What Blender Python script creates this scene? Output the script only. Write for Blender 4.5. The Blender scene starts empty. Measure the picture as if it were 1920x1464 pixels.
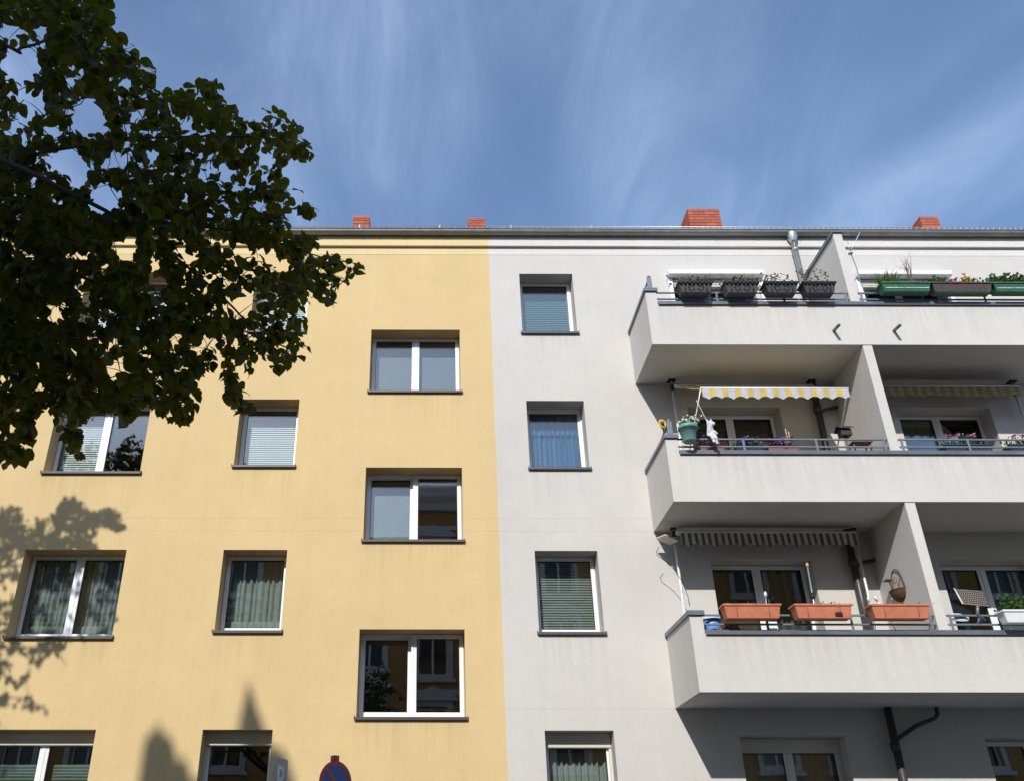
import bpy, math, random
import numpy as np
from mathutils import Vector, Matrix

# ------------------------------------------------------------------ camera
sc = bpy.context.scene
COL = sc.collection
CF, PITCH, YAW, DIST, PCX, PCY, CAMH = 1586.34, 0.461, 0.0038, 13.0108, 813.585, 845.86, 1.6
cam = bpy.data.cameras.new('camera'); camo = bpy.data.objects.new('camera', cam); COL.objects.link(camo)
camo.location = (0, -DIST, CAMH)
camo.rotation_euler = (math.pi / 2 + PITCH, 0, -YAW)
cam.sensor_fit = 'HORIZONTAL'; cam.sensor_width = 36
cam.lens = CF / 1920 * 36
cam.shift_x = (960 - PCX) / 1920
cam.shift_y = (PCY - 732) / 1920
cam.clip_start = 0.05; cam.clip_end = 3000
sc.camera = camo

# ------------------------------------------------------------------ light
SUN = Vector((-0.397, -1.284, 0.977)).normalized()          # towards the sun
SUN_EL = math.asin(SUN.z); SUN_AZ = math.atan2(SUN.x, SUN.y)
world = bpy.data.worlds.new('World'); sc.world = world; world.use_nodes = True
wn, wl = world.node_tree.nodes, world.node_tree.links
bg = wn['Background']
sky = wn.new('ShaderNodeTexSky'); sky.sky_type = 'NISHITA'; sky.sun_disc = False
sky.sun_elevation = SUN_EL; sky.sun_rotation = SUN_AZ % (2 * math.pi)
sky.air_density = 1.0; sky.dust_density = 0.4; sky.ozone_density = 2.7
tc = wn.new('ShaderNodeTexCoord')
def wmath(op, a, b):
    m = wn.new('ShaderNodeMath'); m.operation = op
    for i, v in enumerate((a, b)):
        if isinstance(v, (int, float)): m.inputs[i].default_value = v
        elif v is not None: wl.new(v, m.inputs[i])
    return m.outputs[0]
def wnoise(scale, rot, det, rough, vec_scale, dist=0.0, loc=(0, 0, 0)):
    mp = wn.new('ShaderNodeMapping'); mp.inputs['Rotation'].default_value = rot
    mp.inputs['Scale'].default_value = vec_scale; mp.inputs['Location'].default_value = loc
    wl.new(flat.outputs[0], mp.inputs['Vector'])
    n = wn.new('ShaderNodeTexNoise'); n.inputs['Scale'].default_value = scale
    n.inputs['Detail'].default_value = det; n.inputs['Roughness'].default_value = rough
    n.inputs['Distortion'].default_value = dist
    wl.new(mp.outputs[0], n.inputs['Vector'])
    return n.outputs['Fac']
# high thin cloud: directions dropped on a flat cloud layer
sep = wn.new('ShaderNodeSeparateXYZ'); wl.new(tc.outputs['Generated'], sep.inputs[0])
zz = wmath('ADD', wmath('MAXIMUM', sep.outputs[2], 0.0), 0.12)
flat = wn.new('ShaderNodeCombineXYZ')
wl.new(wmath('DIVIDE', sep.outputs[0], zz), flat.inputs[0]); wl.new(wmath('DIVIDE', sep.outputs[1], zz), flat.inputs[1])
big = wnoise(1.5, (0, 0, 0.5), 3, 0.5, (1.0, 0.75, 1), 0.5, (3.214, 0.762, 0))
fine = wnoise(4.2, (0, 0, -0.55), 10, 0.66, (1.0, 0.42, 1), 1.3, (1.811, 2.132, 0))
def ramp(val, a, b):
    m = wn.new('ShaderNodeMapRange'); m.interpolation_type = 'SMOOTHSTEP'
    wl.new(val, m.inputs[0]); m.inputs[1].default_value = a; m.inputs[2].default_value = b
    return m.outputs[0]
cl = wmath('MULTIPLY', wmath('ADD', wmath('MULTIPLY', ramp(fine, 0.34, 0.72), 0.62), 0.38), ramp(big, 0.33, 0.68))
cl = wmath('MULTIPLY', cl, 0.46)
mixc = wn.new('ShaderNodeMix'); mixc.data_type = 'RGBA'
wl.new(cl, mixc.inputs[0]); wl.new(sky.outputs[0], mixc.inputs[6]); mixc.inputs[7].default_value = (3.5, 4.5, 6.3, 1)
wl.new(mixc.outputs[2], bg.inputs[0]); bg.inputs[1].default_value = 0.15

sun = bpy.data.lights.new('sun', 'SUN'); suno = bpy.data.objects.new('sun', sun); COL.objects.link(suno)
sun.energy = 3.27; sun.angle = math.radians(0.53); sun.color = (1.0, 0.975, 0.935)
suno.rotation_euler = SUN.to_track_quat('Z', 'Y').to_euler(); suno.location = SUN * 60
sc.view_settings.view_transform = 'Standard'; sc.view_settings.look = 'None'
sc.view_settings.exposure = 0.44; sc.view_settings.gamma = 1.0; sc.view_settings.use_curve_mapping = False
sc.cycles.max_bounces = 8; sc.cycles.transparent_max_bounces = 24; sc.cycles.use_denoising = True
sc.cycles.caustics_reflective = False; sc.cycles.caustics_refractive = False

# ------------------------------------------------------------------ pixel helpers (photo pixel -> direction / point)
def ray(u, v):
    a, b = (u - PCX) / CF, (PCY - v) / CF
    cp, sp = math.cos(PITCH), math.sin(PITCH)
    x, y, z = a, cp - b * sp, sp + b * cp
    c, s = math.cos(YAW), math.sin(YAW)
    return Vector((x * c + y * s, -x * s + y * c, z))
CAMP = Vector((0, -DIST, CAMH))
def at(u, v, t): return CAMP + ray(u, v) * t
def onY(u, v, Y=0.0):
    r = ray(u, v); return CAMP + r * ((Y + DIST) / r.y)
def projn(P):
    P = np.asarray(P, float)
    X, Y, Z = P[:, 0], P[:, 1] + DIST, P[:, 2] - CAMH
    c, s = math.cos(YAW), math.sin(YAW)
    x, y = X * c - Y * s, X * s + Y * c
    cp, sp = math.cos(PITCH), math.sin(PITCH)
    d = y * cp + Z * sp; up = -y * sp + Z * cp
    dd = np.where(np.abs(d) < 1e-4, 1e-4, d)
    return PCX + CF * x / dd, PCY - CF * up / dd, d
def in_poly(u, v, poly):
    u = np.asarray(u); v = np.asarray(v); ins = np.zeros(u.shape, bool); n = len(poly)
    for i in range(n):
        x1, y1 = poly[i]; x2, y2 = poly[(i + 1) % n]
        if y1 == y2: continue
        c = ((y1 > v) != (y2 > v)) & (u < (x2 - x1) * (v - y1) / (y2 - y1) + x1)
        ins ^= c
    return ins

# ------------------------------------------------------------------ materials
def newmat(name):
    m = bpy.data.materials.new(name); m.use_nodes = True
    return m, m.node_tree.nodes, m.node_tree.links, m.node_tree.nodes['Principled BSDF']
def nnoise(n, l, vec, scale, det=4, rough=0.55, sc3=None):
    if sc3:
        mp = n.new('ShaderNodeMapping'); mp.inputs['Scale'].default_value = sc3; l.new(vec, mp.inputs['Vector']); vec = mp.outputs[0]
    t = n.new('ShaderNodeTexNoise'); t.inputs['Scale'].default_value = scale; t.inputs['Detail'].default_value = det
    t.inputs['Roughness'].default_value = rough; l.new(vec, t.inputs['Vector']); return t.outputs['Fac']
def nmap(n, l, val, a, b, c, d):
    m = n.new('ShaderNodeMapRange'); l.new(val, m.inputs[0])
    for i, x in enumerate((a, b, c, d)): m.inputs[i + 1].default_value = x
    return m.outputs[0]
def nmath(n, l, op, a, b=None):
    m = n.new('ShaderNodeMath'); m.operation = op
    for i, v in enumerate((a, b)):
        if v is None: continue
        if isinstance(v, (int, float)): m.inputs[i].default_value = v
        else: l.new(v, m.inputs[i])
    return m.outputs[0]
def nscale(n, l, col, val):
    m = n.new('ShaderNodeMix'); m.data_type = 'RGBA'; m.blend_type = 'MULTIPLY'; m.inputs[0].default_value = 1
    if isinstance(col, tuple): m.inputs[6].default_value = (*col, 1)
    else: l.new(col, m.inputs[6])
    cb = n.new('ShaderNodeCombineColor')
    for i in range(3): l.new(val, cb.inputs[i])
    l.new(cb.outputs[0], m.inputs[7]); return m.outputs[2]
def nmixc(n, l, fac, a, b):
    m = n.new('ShaderNodeMix'); m.data_type = 'RGBA'
    if isinstance(fac, (int, float)): m.inputs[0].default_value = fac
    else: l.new(fac, m.inputs[0])
    for i, c in ((6, a), (7, b)):
        if isinstance(c, tuple): m.inputs[i].default_value = (*c, 1)
        else: l.new(c, m.inputs[i])
    return m.outputs[2]
def nbump(n, l, b, h, strength, dist):
    bm = n.new('ShaderNodeBump'); bm.inputs['Strength'].default_value = strength; bm.inputs['Distance'].default_value = dist
    l.new(h, bm.inputs['Height']); l.new(bm.outputs[0], b.inputs['Normal'])

def plain(name, col, rough=0.6, metal=0.0, var=0.06, scale=9.0, bump=0.0, spec=0.5):
    m, n, l, b = newmat(name)
    vec = n.new('ShaderNodeTexCoord').outputs['Object']
    f = nmap(n, l, nnoise(n, l, vec, scale), 0.3, 0.7, 1 - var, 1 + var)
    l.new(nscale(n, l, tuple(col), f), b.inputs['Base Color'])
    b.inputs['Roughness'].default_value = rough; b.inputs['Metallic'].default_value = metal
    b.inputs['Specular IOR Level'].default_value = spec
    if bump: nbump(n, l, b, nnoise(n, l, vec, scale * 8), bump, 0.01)
    return m

def plaster(name, col, joints=(), grain=190.0, bumps=0.55, blotch=0.05, sills=()):
    """scratch-finish render: fine grain, faint trowel patches, soft run-off streaks, level joints"""
    m, n, l, b = newmat(name)
    vec = n.new('ShaderNodeTexCoord').outputs['Object']
    g1 = nnoise(n, l, vec, grain, 3, 0.6)
    g2 = nnoise(n, l, vec, 42.0, 3, 0.6)
    patch = nmap(n, l, nnoise(n, l, vec, 0.55, 5, 0.6), 0.3, 0.7, 1 - blotch, 1 + blotch * 0.8)
    mid = nmap(n, l, nnoise(n, l, vec, 3.2, 4, 0.6), 0.3, 0.7, 0.975, 1.02)
    streak = nmap(n, l, nnoise(n, l, vec, 1.0, 5, 0.65, (7.0, 7.0, 0.22)), 0.45, 0.75, 1.0, 0.965)
    sp = nmap(n, l, g1, 0.3, 0.7, 0.90, 1.08)
    val = nmath(n, l, 'MULTIPLY', nmath(n, l, 'MULTIPLY', patch, mid), nmath(n, l, 'MULTIPLY', streak, sp))
    val = nmath(n, l, 'MULTIPLY', val, nmap(n, l, nnoise(n, l, vec, 21.0, 4, 0.7), 0.3, 0.7, 0.955, 1.04))
    if sills:                                    # faint run-off marks below every sill
        ss = n.new('ShaderNodeSeparateXYZ'); l.new(vec, ss.inputs[0]); tot = None
        for a_, b_, z_ in sills:
            dx = nmath(n, l, 'SUBTRACT', (b_ - a_) / 2 + 0.05, nmath(n, l, 'ABSOLUTE', nmath(n, l, 'SUBTRACT', ss.outputs[0], (a_ + b_) / 2)))
            dz = nmath(n, l, 'SUBTRACT', z_, ss.outputs[2])
            mk = nmath(n, l, 'MULTIPLY', nmap(n, l, dx, 0.0, 0.12, 0.0, 1.0), nmath(n, l, 'MULTIPLY', nmap(n, l, dz, 0.0, 0.04, 0.0, 1.0), nmap(n, l, dz, 0.05, 0.75, 1.0, 0.0)))
            tot = mk if tot is None else nmath(n, l, 'ADD', tot, mk)
        run = nmap(n, l, nnoise(n, l, vec, 1.0, 5, 0.6, (11.0, 11.0, 0.5)), 0.40, 0.66, 0.0, 0.12)
        val = nmath(n, l, 'MULTIPLY', val, nmath(n, l, 'SUBTRACT', 1.0, nmath(n, l, 'MULTIPLY', tot, run)))
    if joints:
        sx = n.new('ShaderNodeSeparateXYZ'); l.new(vec, sx.inputs[0])
        wob = nmath(n, l, 'ADD', sx.outputs[2], nmap(n, l, nnoise(n, l, vec, 1.3, 4), 0, 1, -0.008, 0.008))
        for zj in joints:
            d = nmath(n, l, 'ABSOLUTE', nmath(n, l, 'SUBTRACT', wob, zj))
            val = nmath(n, l, 'MULTIPLY', val, nmap(n, l, d, 0.003, 0.010, 0.90, 1.0))
    l.new(nscale(n, l, tuple(col), val), b.inputs['Base Color'])
    b.inputs['Roughness'].default_value = 0.93; b.inputs['Specular IOR Level'].default_value = 0.25
    h = nmath(n, l, 'ADD', nmath(n, l, 'MULTIPLY', g1, 0.5), nmath(n, l, 'ADD', nmath(n, l, 'MULTIPLY', g2, 0.6), nmath(n, l, 'MULTIPLY', nnoise(n, l, vec, 2.2, 3), 1.6)))
    nbump(n, l, b, h, bumps, 0.006)
    return m

def glassmat(name, tint=(0.93, 0.97, 0.955), base=0.05, k=1.0):
    m, n, l, b = newmat(name)
    n.remove(b); out = n['Material Output']
    vec = n.new('ShaderNodeTexCoord').outputs['Object']
    bm = n.new('ShaderNodeBump'); bm.inputs['Strength'].default_value = 0.03; bm.inputs['Distance'].default_value = 0.02
    l.new(nnoise(n, l, vec, 1.6, 2, 0.4), bm.inputs['Height'])
    fr = n.new('ShaderNodeFresnel'); fr.inputs[0].default_value = 1.52
    fac = nmath(n, l, 'ADD', nmath(n, l, 'MULTIPLY', fr.outputs[0], k), base)
    tr = n.new('ShaderNodeBsdfTransparent'); tr.inputs[0].default_value = (*tint, 1)
    gl = n.new('ShaderNodeBsdfGlossy'); gl.inputs['Roughness'].default_value = 0.0; gl.inputs[0].default_value = (0.97, 0.98, 1, 1)
    l.new(bm.outputs[0], gl.inputs['Normal'])
    mx = n.new('ShaderNodeMixShader'); l.new(fac, mx.inputs[0]); l.new(tr.outputs[0], mx.inputs[1]); l.new(gl.outputs[0], mx.inputs[2])
    l.new(mx.outputs[0], out.inputs[0]); return m

def clothmat(name, col, col2=None, period=0.2, duty=0.5, trans=0.35, through=0.0, axis=0, motif=None):
    m, n, l, b = newmat(name); out = n['Material Output']; n.remove(b)
    vec = n.new('ShaderNodeTexCoord').outputs['Object']
    weave = nmap(n, l, nnoise(n, l, vec, 14.0, 4), 0.3, 0.7, 0.92, 1.06)
    c = tuple(col)
    if col2 is not None:
        sx = n.new('ShaderNodeSeparateXYZ'); l.new(vec, sx.inputs[0])
        ph = nmath(n, l, 'FRACT', nmath(n, l, 'DIVIDE', sx.outputs[axis], period))
        st = nmath(n, l, 'GREATER_THAN', ph, duty)
        c = nmixc(n, l, st, tuple(col), tuple(col2))
    if motif:
        wv = n.new('ShaderNodeTexVoronoi'); wv.inputs['Scale'].default_value = motif[0]; l.new(vec, wv.inputs['Vector'])
        c = nmixc(n, l, nmap(n, l, wv.outputs['Distance'], motif[1], motif[1] + 0.12, 0.7, 0.0), c, tuple(motif[2]))
    c = nscale(n, l, c, weave)
    df = n.new('ShaderNodeBsdfDiffuse'); l.new(c, df.inputs[0])
    tl = n.new('ShaderNodeBsdfTranslucent'); l.new(c, tl.inputs[0])
    mx = n.new('ShaderNodeMixShader'); mx.inputs[0].default_value = trans; l.new(df.outputs[0], mx.inputs[1]); l.new(tl.outputs[0], mx.inputs[2])
    last = mx.outputs[0]
    if through:
        tp = n.new('ShaderNodeBsdfTransparent'); m2 = n.new('ShaderNodeMixShader'); m2.inputs[0].default_value = through
        l.new(last, m2.inputs[1]); l.new(tp.outputs[0], m2.inputs[2]); last = m2.outputs[0]
    l.new(last, out.inputs[0]); return m

def leafmat(name, c1, c2, trans=0.4, gloss=0.12):
    m, n, l, b = newmat(name); out = n['Material Output']
    oi = n.new('ShaderNodeNewGeometry')
    rnd = oi.outputs['Random Per Island']
    vec = n.new('ShaderNodeTexCoord').outputs['Object']
    f = nmath(n, l, 'ADD', nmath(n, l, 'MULTIPLY', nmath(n, l, 'POWER', rnd, 2.2), 0.85), nmath(n, l, 'MULTIPLY', nnoise(n, l, vec, 3.0, 2), 0.15))  # skewed so few leaves turn bright: backlit highlights painted into the colour
    c = nmixc(n, l, f, tuple(c1), tuple(c2))
    l.new(c, b.inputs['Base Color']); b.inputs['Roughness'].default_value = 0.5; b.inputs['Specular IOR Level'].default_value = gloss * 2
    tl = n.new('ShaderNodeBsdfTranslucent')
    c2n = nmixc(n, l, 0.5, c, (c2[0] * 1.6, c2[1] * 1.5, c2[2] * 0.6)); l.new(c2n, tl.inputs[0])
    mx = n.new('ShaderNodeMixShader'); mx.inputs[0].default_value = trans
    l.new(b.outputs[0], mx.inputs[1]); l.new(tl.outputs[0], mx.inputs[2]); l.new(mx.outputs[0], out.inputs[0]); return m

M = {}
YJ = (6.83, 6.605); GJ = (6.83, 6.605, 3.782)
M['yellow'] = plaster('yellow_plaster', (0.645, 0.478, 0.242), YJ, sills=[(-6.571,-4.931,7.66),(-6.571,-4.931,4.853),(-3.359,-2.328,7.785),(-3.359,-2.328,4.948),(-1.106,0.526,9.25),(-1.106,0.526,6.445),(-1.106,0.526,3.654)])
M['yellow_smooth'] = plaster('yellow_smooth_plaster', (0.69, 0.55, 0.30), (), 60, 0.2, 0.03)
M['grey'] = plaster('grey_plaster', (0.575, 0.545, 0.500), GJ, sills=[(1.683,2.70,10.503),(1.683,2.70,7.75),(1.683,2.70,4.927)])
M['grey_smooth'] = plaster('grey_smooth_plaster', (0.64, 0.61, 0.565), (), 60, 0.2, 0.03)
M['balcony'] = plaster('balcony_plaster', (0.60, 0.57, 0.525), (), 170, 0.4, 0.035, sills=[(3.8, 10.6, 10.188), (3.8, 10.6, 7.378), (3.8, 10.6, 4.57)])
M['upvc'] = plain('white_window_plastic', (0.78, 0.78, 0.77), 0.35, 0, 0.02, 3)
M['upvc_cream'] = plain('cream_shutter_plastic', (0.62, 0.58, 0.50), 0.45, 0, 0.03, 3)
M['white_metal'] = plain('white_metal', (0.82, 0.83, 0.85), 0.4, 0, 0.02, 3)
M['gasket'] = plain('black_gasket', (0.02, 0.02, 0.02), 0.6)
M['sill'] = plain('brown_grey_sill_metal', (0.42, 0.38, 0.38), 0.35, 0.2, 0.12, 6)  # lighter than its drip edge: reflection on the top put into the colour
M['sill_edge'] = plain('brown_drip_edge', (0.060, 0.042, 0.038), 0.5, 0.1, 0.1, 6)
M['sill_g_edge'] = plain('grey_drip_edge', (0.075, 0.068, 0.072), 0.5, 0.1, 0.1, 6)
M['sill_g'] = plain('grey_sill_metal', (0.36, 0.35, 0.36), 0.35, 0.2, 0.12, 6)  # light tone again holds the reflection on the sill top
M['zinc'] = plain('weathered_zinc', (0.27, 0.27, 0.255), 0.5, 0.35, 0.16, 4, 0.05)
M['zinc_new'] = plain('bright_zinc', (0.55, 0.56, 0.56), 0.33, 0.9, 0.12, 7)
M['coping'] = plain('blue_grey_sheet_metal', (0.155, 0.175, 0.20), 0.42, 0.35, 0.16, 5)
M['rail'] = plain('grey_blue_rail_paint', (0.17, 0.20, 0.225), 0.45, 0.2, 0.12, 20)
M['galv'] = plain('galvanised_steel', (0.58, 0.60, 0.62), 0.4, 0.7, 0.08, 20)
M['steel'] = plain('bright_steel_pole', (0.70, 0.71, 0.72), 0.35, 0.25, 0.05, 20)
M['brownpipe'] = plain('dark_brown_pipe', (0.055, 0.048, 0.045), 0.4, 0.1, 0.2, 5)
M['black'] = plain('black_plastic', (0.015, 0.015, 0.016), 0.5)
M['roof'] = plain('red_roof_tiles', (0.24, 0.085, 0.05), 0.8, 0, 0.2, 3)
M['mortar'] = plain('grey_mortar', (0.14, 0.09, 0.075), 0.95, 0, 0.1, 20)
def brickmat():
    m, n, l, b = newmat('red_chimney_brick')
    oi = n.new('ShaderNodeObjectInfo')
    vec = n.new('ShaderNodeTexCoord').outputs['Object']
    c = nmixc(n, l, oi.outputs['Random'], (0.30, 0.075, 0.042), (0.44, 0.125, 0.07))
    f = nmap(n, l, nnoise(n, l, vec, 25.0, 5), 0.3, 0.7, 0.85, 1.12)
    l.new(nscale(n, l, c, f), b.inputs['Base Color']); b.inputs['Roughness'].default_value = 0.9
    nbump(n, l, b, nnoise(n, l, vec, 60.0, 4), 0.4, 0.004); return m
M['brick'] = brickmat()
M['glass'] = glassmat('window_glass')
M['glass_low'] = glassmat('window_glass_lower', (0.84, 0.88, 0.86), 0.01)
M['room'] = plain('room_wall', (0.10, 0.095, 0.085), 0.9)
M['room_mid'] = plain('room_wall_light', (0.22, 0.22, 0.21), 0.9)
M['blind_white'] = plain('white_blind', (0.90, 0.92, 0.92), 0.5, 0, 0.02)
M['blind_teal'] = plain('teal_blind', (0.15, 0.285, 0.27), 0.55, 0, 0.03)
M['blind_green'] = plain('grey_green_blind', (0.29, 0.325, 0.30), 0.55, 0, 0.03)
M['blind_dark'] = plain('dark_green_blind', (0.10, 0.15, 0.11), 0.55, 0, 0.03)
M['net'] = clothmat('net_curtain', (0.56, 0.60, 0.57), None, trans=0.3, through=0.10)
M['lace'] = clothmat('lace_hem', (0.66, 0.72, 0.68), None, trans=0.3, through=0.25, motif=(26.0, 0.12, (0.16, 0.2, 0.18)))
M['sheer'] = clothmat('sheer_blind', (0.34, 0.37, 0.40), None, trans=0.3, through=0.0)
M['bluecloth'] = clothmat('blue_curtain', (0.05, 0.17, 0.36), (0.11, 0.29, 0.50), 0.085, 0.62, 0.3, 0.0, 0, (18.0, 0.08, (0.40, 0.56, 0.66)))
M['browncloth'] = clothmat('brown_roller_blind', (0.25, 0.165, 0.09), None, trans=0.2)
M['tartan'] = clothmat('checked_curtain', (0.14, 0.13, 0.14), (0.23, 0.22, 0.23), 0.16, 0.5, 0.2, 0.0, 0)
M['awn_yellow'] = clothmat('yellow_grey_striped_canvas', (0.76, 0.57, 0.20), (0.66, 0.68, 0.73), 0.205, 0.52, 0.42)
M['awn_grey'] = clothmat('grey_cream_striped_canvas', (0.15, 0.15, 0.155), (0.62, 0.60, 0.53), 0.105, 0.5, 0.3)
M['awn_beige'] = clothmat('beige_striped_canvas', (0.40, 0.29, 0.14), (0.45, 0.39, 0.28), 0.16, 0.5, 0.3)
M['terracotta'] = plain('terracotta_plastic', (0.50, 0.165, 0.085), 0.7, 0, 0.16, 7, 0.15)
M['soil'] = plain('soil', (0.05, 0.035, 0.025), 0.95, 0, 0.3, 40, 0.5)
M['lattice'] = plain('dark_bronze_box', (0.055, 0.055, 0.058), 0.5, 0.2, 0.25, 30, 0.2)
M['lattice_hi'] = plain('dark_bronze_relief', (0.014, 0.014, 0.015), 0.45, 0.3, 0.2, 30)
M['greenbox'] = plain('weathered_green_box', (0.035, 0.125, 0.07), 0.5, 0, 0.35, 14, 0.1)
M['brownbox'] = plain('weathered_brown_box', (0.075, 0.052, 0.048), 0.6, 0, 0.3, 14, 0.1)
M['rimpale'] = plain('chalky_green_edge', (0.30, 0.42, 0.34), 0.7, 0, 0.5, 18)
M['whitebox'] = plain('white_planter_plastic', (0.75, 0.76, 0.76), 0.45, 0, 0.04)
M['darkbox'] = plain('dark_blue_pot', (0.035, 0.045, 0.075), 0.45, 0, 0.1)
M['redtray'] = plain('red_tray', (0.33, 0.10, 0.08), 0.6)
M['tealpot'] = plain('teal_pot', (0.145, 0.30, 0.28), 0.45, 0, 0.06, 6)
M['bluepail'] = plain('blue_bucket', (0.16, 0.33, 0.68), 0.4, 0, 0.05)
M['whitestone'] = plain('white_painted_figure', (0.50, 0.50, 0.53), 0.6, 0, 0.5, 13)
M['wood'] = plain('brown_wood', (0.16, 0.085, 0.05), 0.7, 0, 0.25, 16)
M['cane'] = plain('pale_wood', (0.55, 0.36, 0.20), 0.7, 0, 0.15, 16)
M['dry'] = plain('dry_twig', (0.15, 0.105, 0.075), 0.9, 0, 0.3, 30)
M['coco'] = plain('coconut_liner', (0.115, 0.05, 0.03), 0.95, 0, 0.35, 40, 0.6)
M['panel_cream'] = plain('cream_panel', (0.62, 0.56, 0.43), 0.5, 0, 0.1)
M['panel_dark'] = plain('dark_woven_panel', (0.04, 0.032, 0.03), 0.6, 0, 0.3, 30)
M['cord'] = plain('pale_cord', (0.50, 0.42, 0.30), 0.8)
M['plant'] = leafmat('pot_plant_leaf', (0.035, 0.075, 0.02), (0.10, 0.17, 0.04), 0.3)
M['plant_dry'] = leafmat('dry_plant_leaf', (0.16, 0.10, 0.05), (0.20, 0.16, 0.07), 0.3)
M['grass'] = leafmat('grass_blade', (0.07, 0.12, 0.02), (0.18, 0.22, 0.06), 0.3)
M['fl_yellow'] = plain('yellow_petal', (0.80, 0.50, 0.04), 0.6)
M['fl_pink'] = plain('pink_petal', (0.78, 0.30, 0.47), 0.6)
M['fl_purple'] = plain('purple_petal', (0.22, 0.08, 0.24), 0.6, 0, 0.3)
M['fl_violet'] = plain('violet_petal', (0.09, 0.08, 0.26), 0.6, 0, 0.3)
M['fl_white'] = plain('white_petal', (0.78, 0.80, 0.66), 0.6)
M['fl_red'] = plain('red_petal', (0.60, 0.06, 0.05), 0.6)
M['leaf'] = leafmat('lime_leaf', (0.030, 0.042, 0.004), (0.120, 0.135, 0.012), 0.45)  # bright end of the leaf tone stands for backlit leaves
M['bark'] = plain('lime_bark', (0.045, 0.038, 0.034), 0.9, 0, 0.25, 18, 0.5)
M['sign_red'] = plain('sign_red', (0.46, 0.02, 0.03), 0.4, 0, 0.05)
M['sign_blue'] = plain('sign_blue', (0.012, 0.07, 0.30), 0.4, 0, 0.05)
M['sign_grey'] = plain('sign_grey_lilac', (0.43, 0.40, 0.40), 0.5, 0, 0.05)
M['sign_white'] = plain('sign_white', (0.78, 0.76, 0.72), 0.5, 0, 0.05)
M['asphalt'] = plain('asphalt', (0.05, 0.05, 0.052), 0.9, 0, 0.2, 6, 0.3)
M['paving'] = plain('paving', (0.32, 0.305, 0.28), 0.9, 0, 0.15, 2, 0.2)
M['kerb'] = plain('granite_kerb', (0.30, 0.295, 0.285), 0.85, 0, 0.15, 30, 0.2)
M['ground'] = plain('ground', (0.14, 0.135, 0.12), 0.95, 0, 0.2, 1)
M['o_ochre'] = plaster('ochre_stucco', (0.46, 0.27, 0.09), (), 60, 0.2, 0.05)
M['o_white'] = plaster('white_stucco', (0.66, 0.65, 0.62), (), 60, 0.2, 0.05)
M['o_glass'] = plain('dark_window_pane', (0.03, 0.035, 0.04), 0.05, 0, 0.1, 2)
M['doorwood'] = plain('brown_door', (0.16, 0.08, 0.04), 0.5, 0, 0.2, 5)

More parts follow.
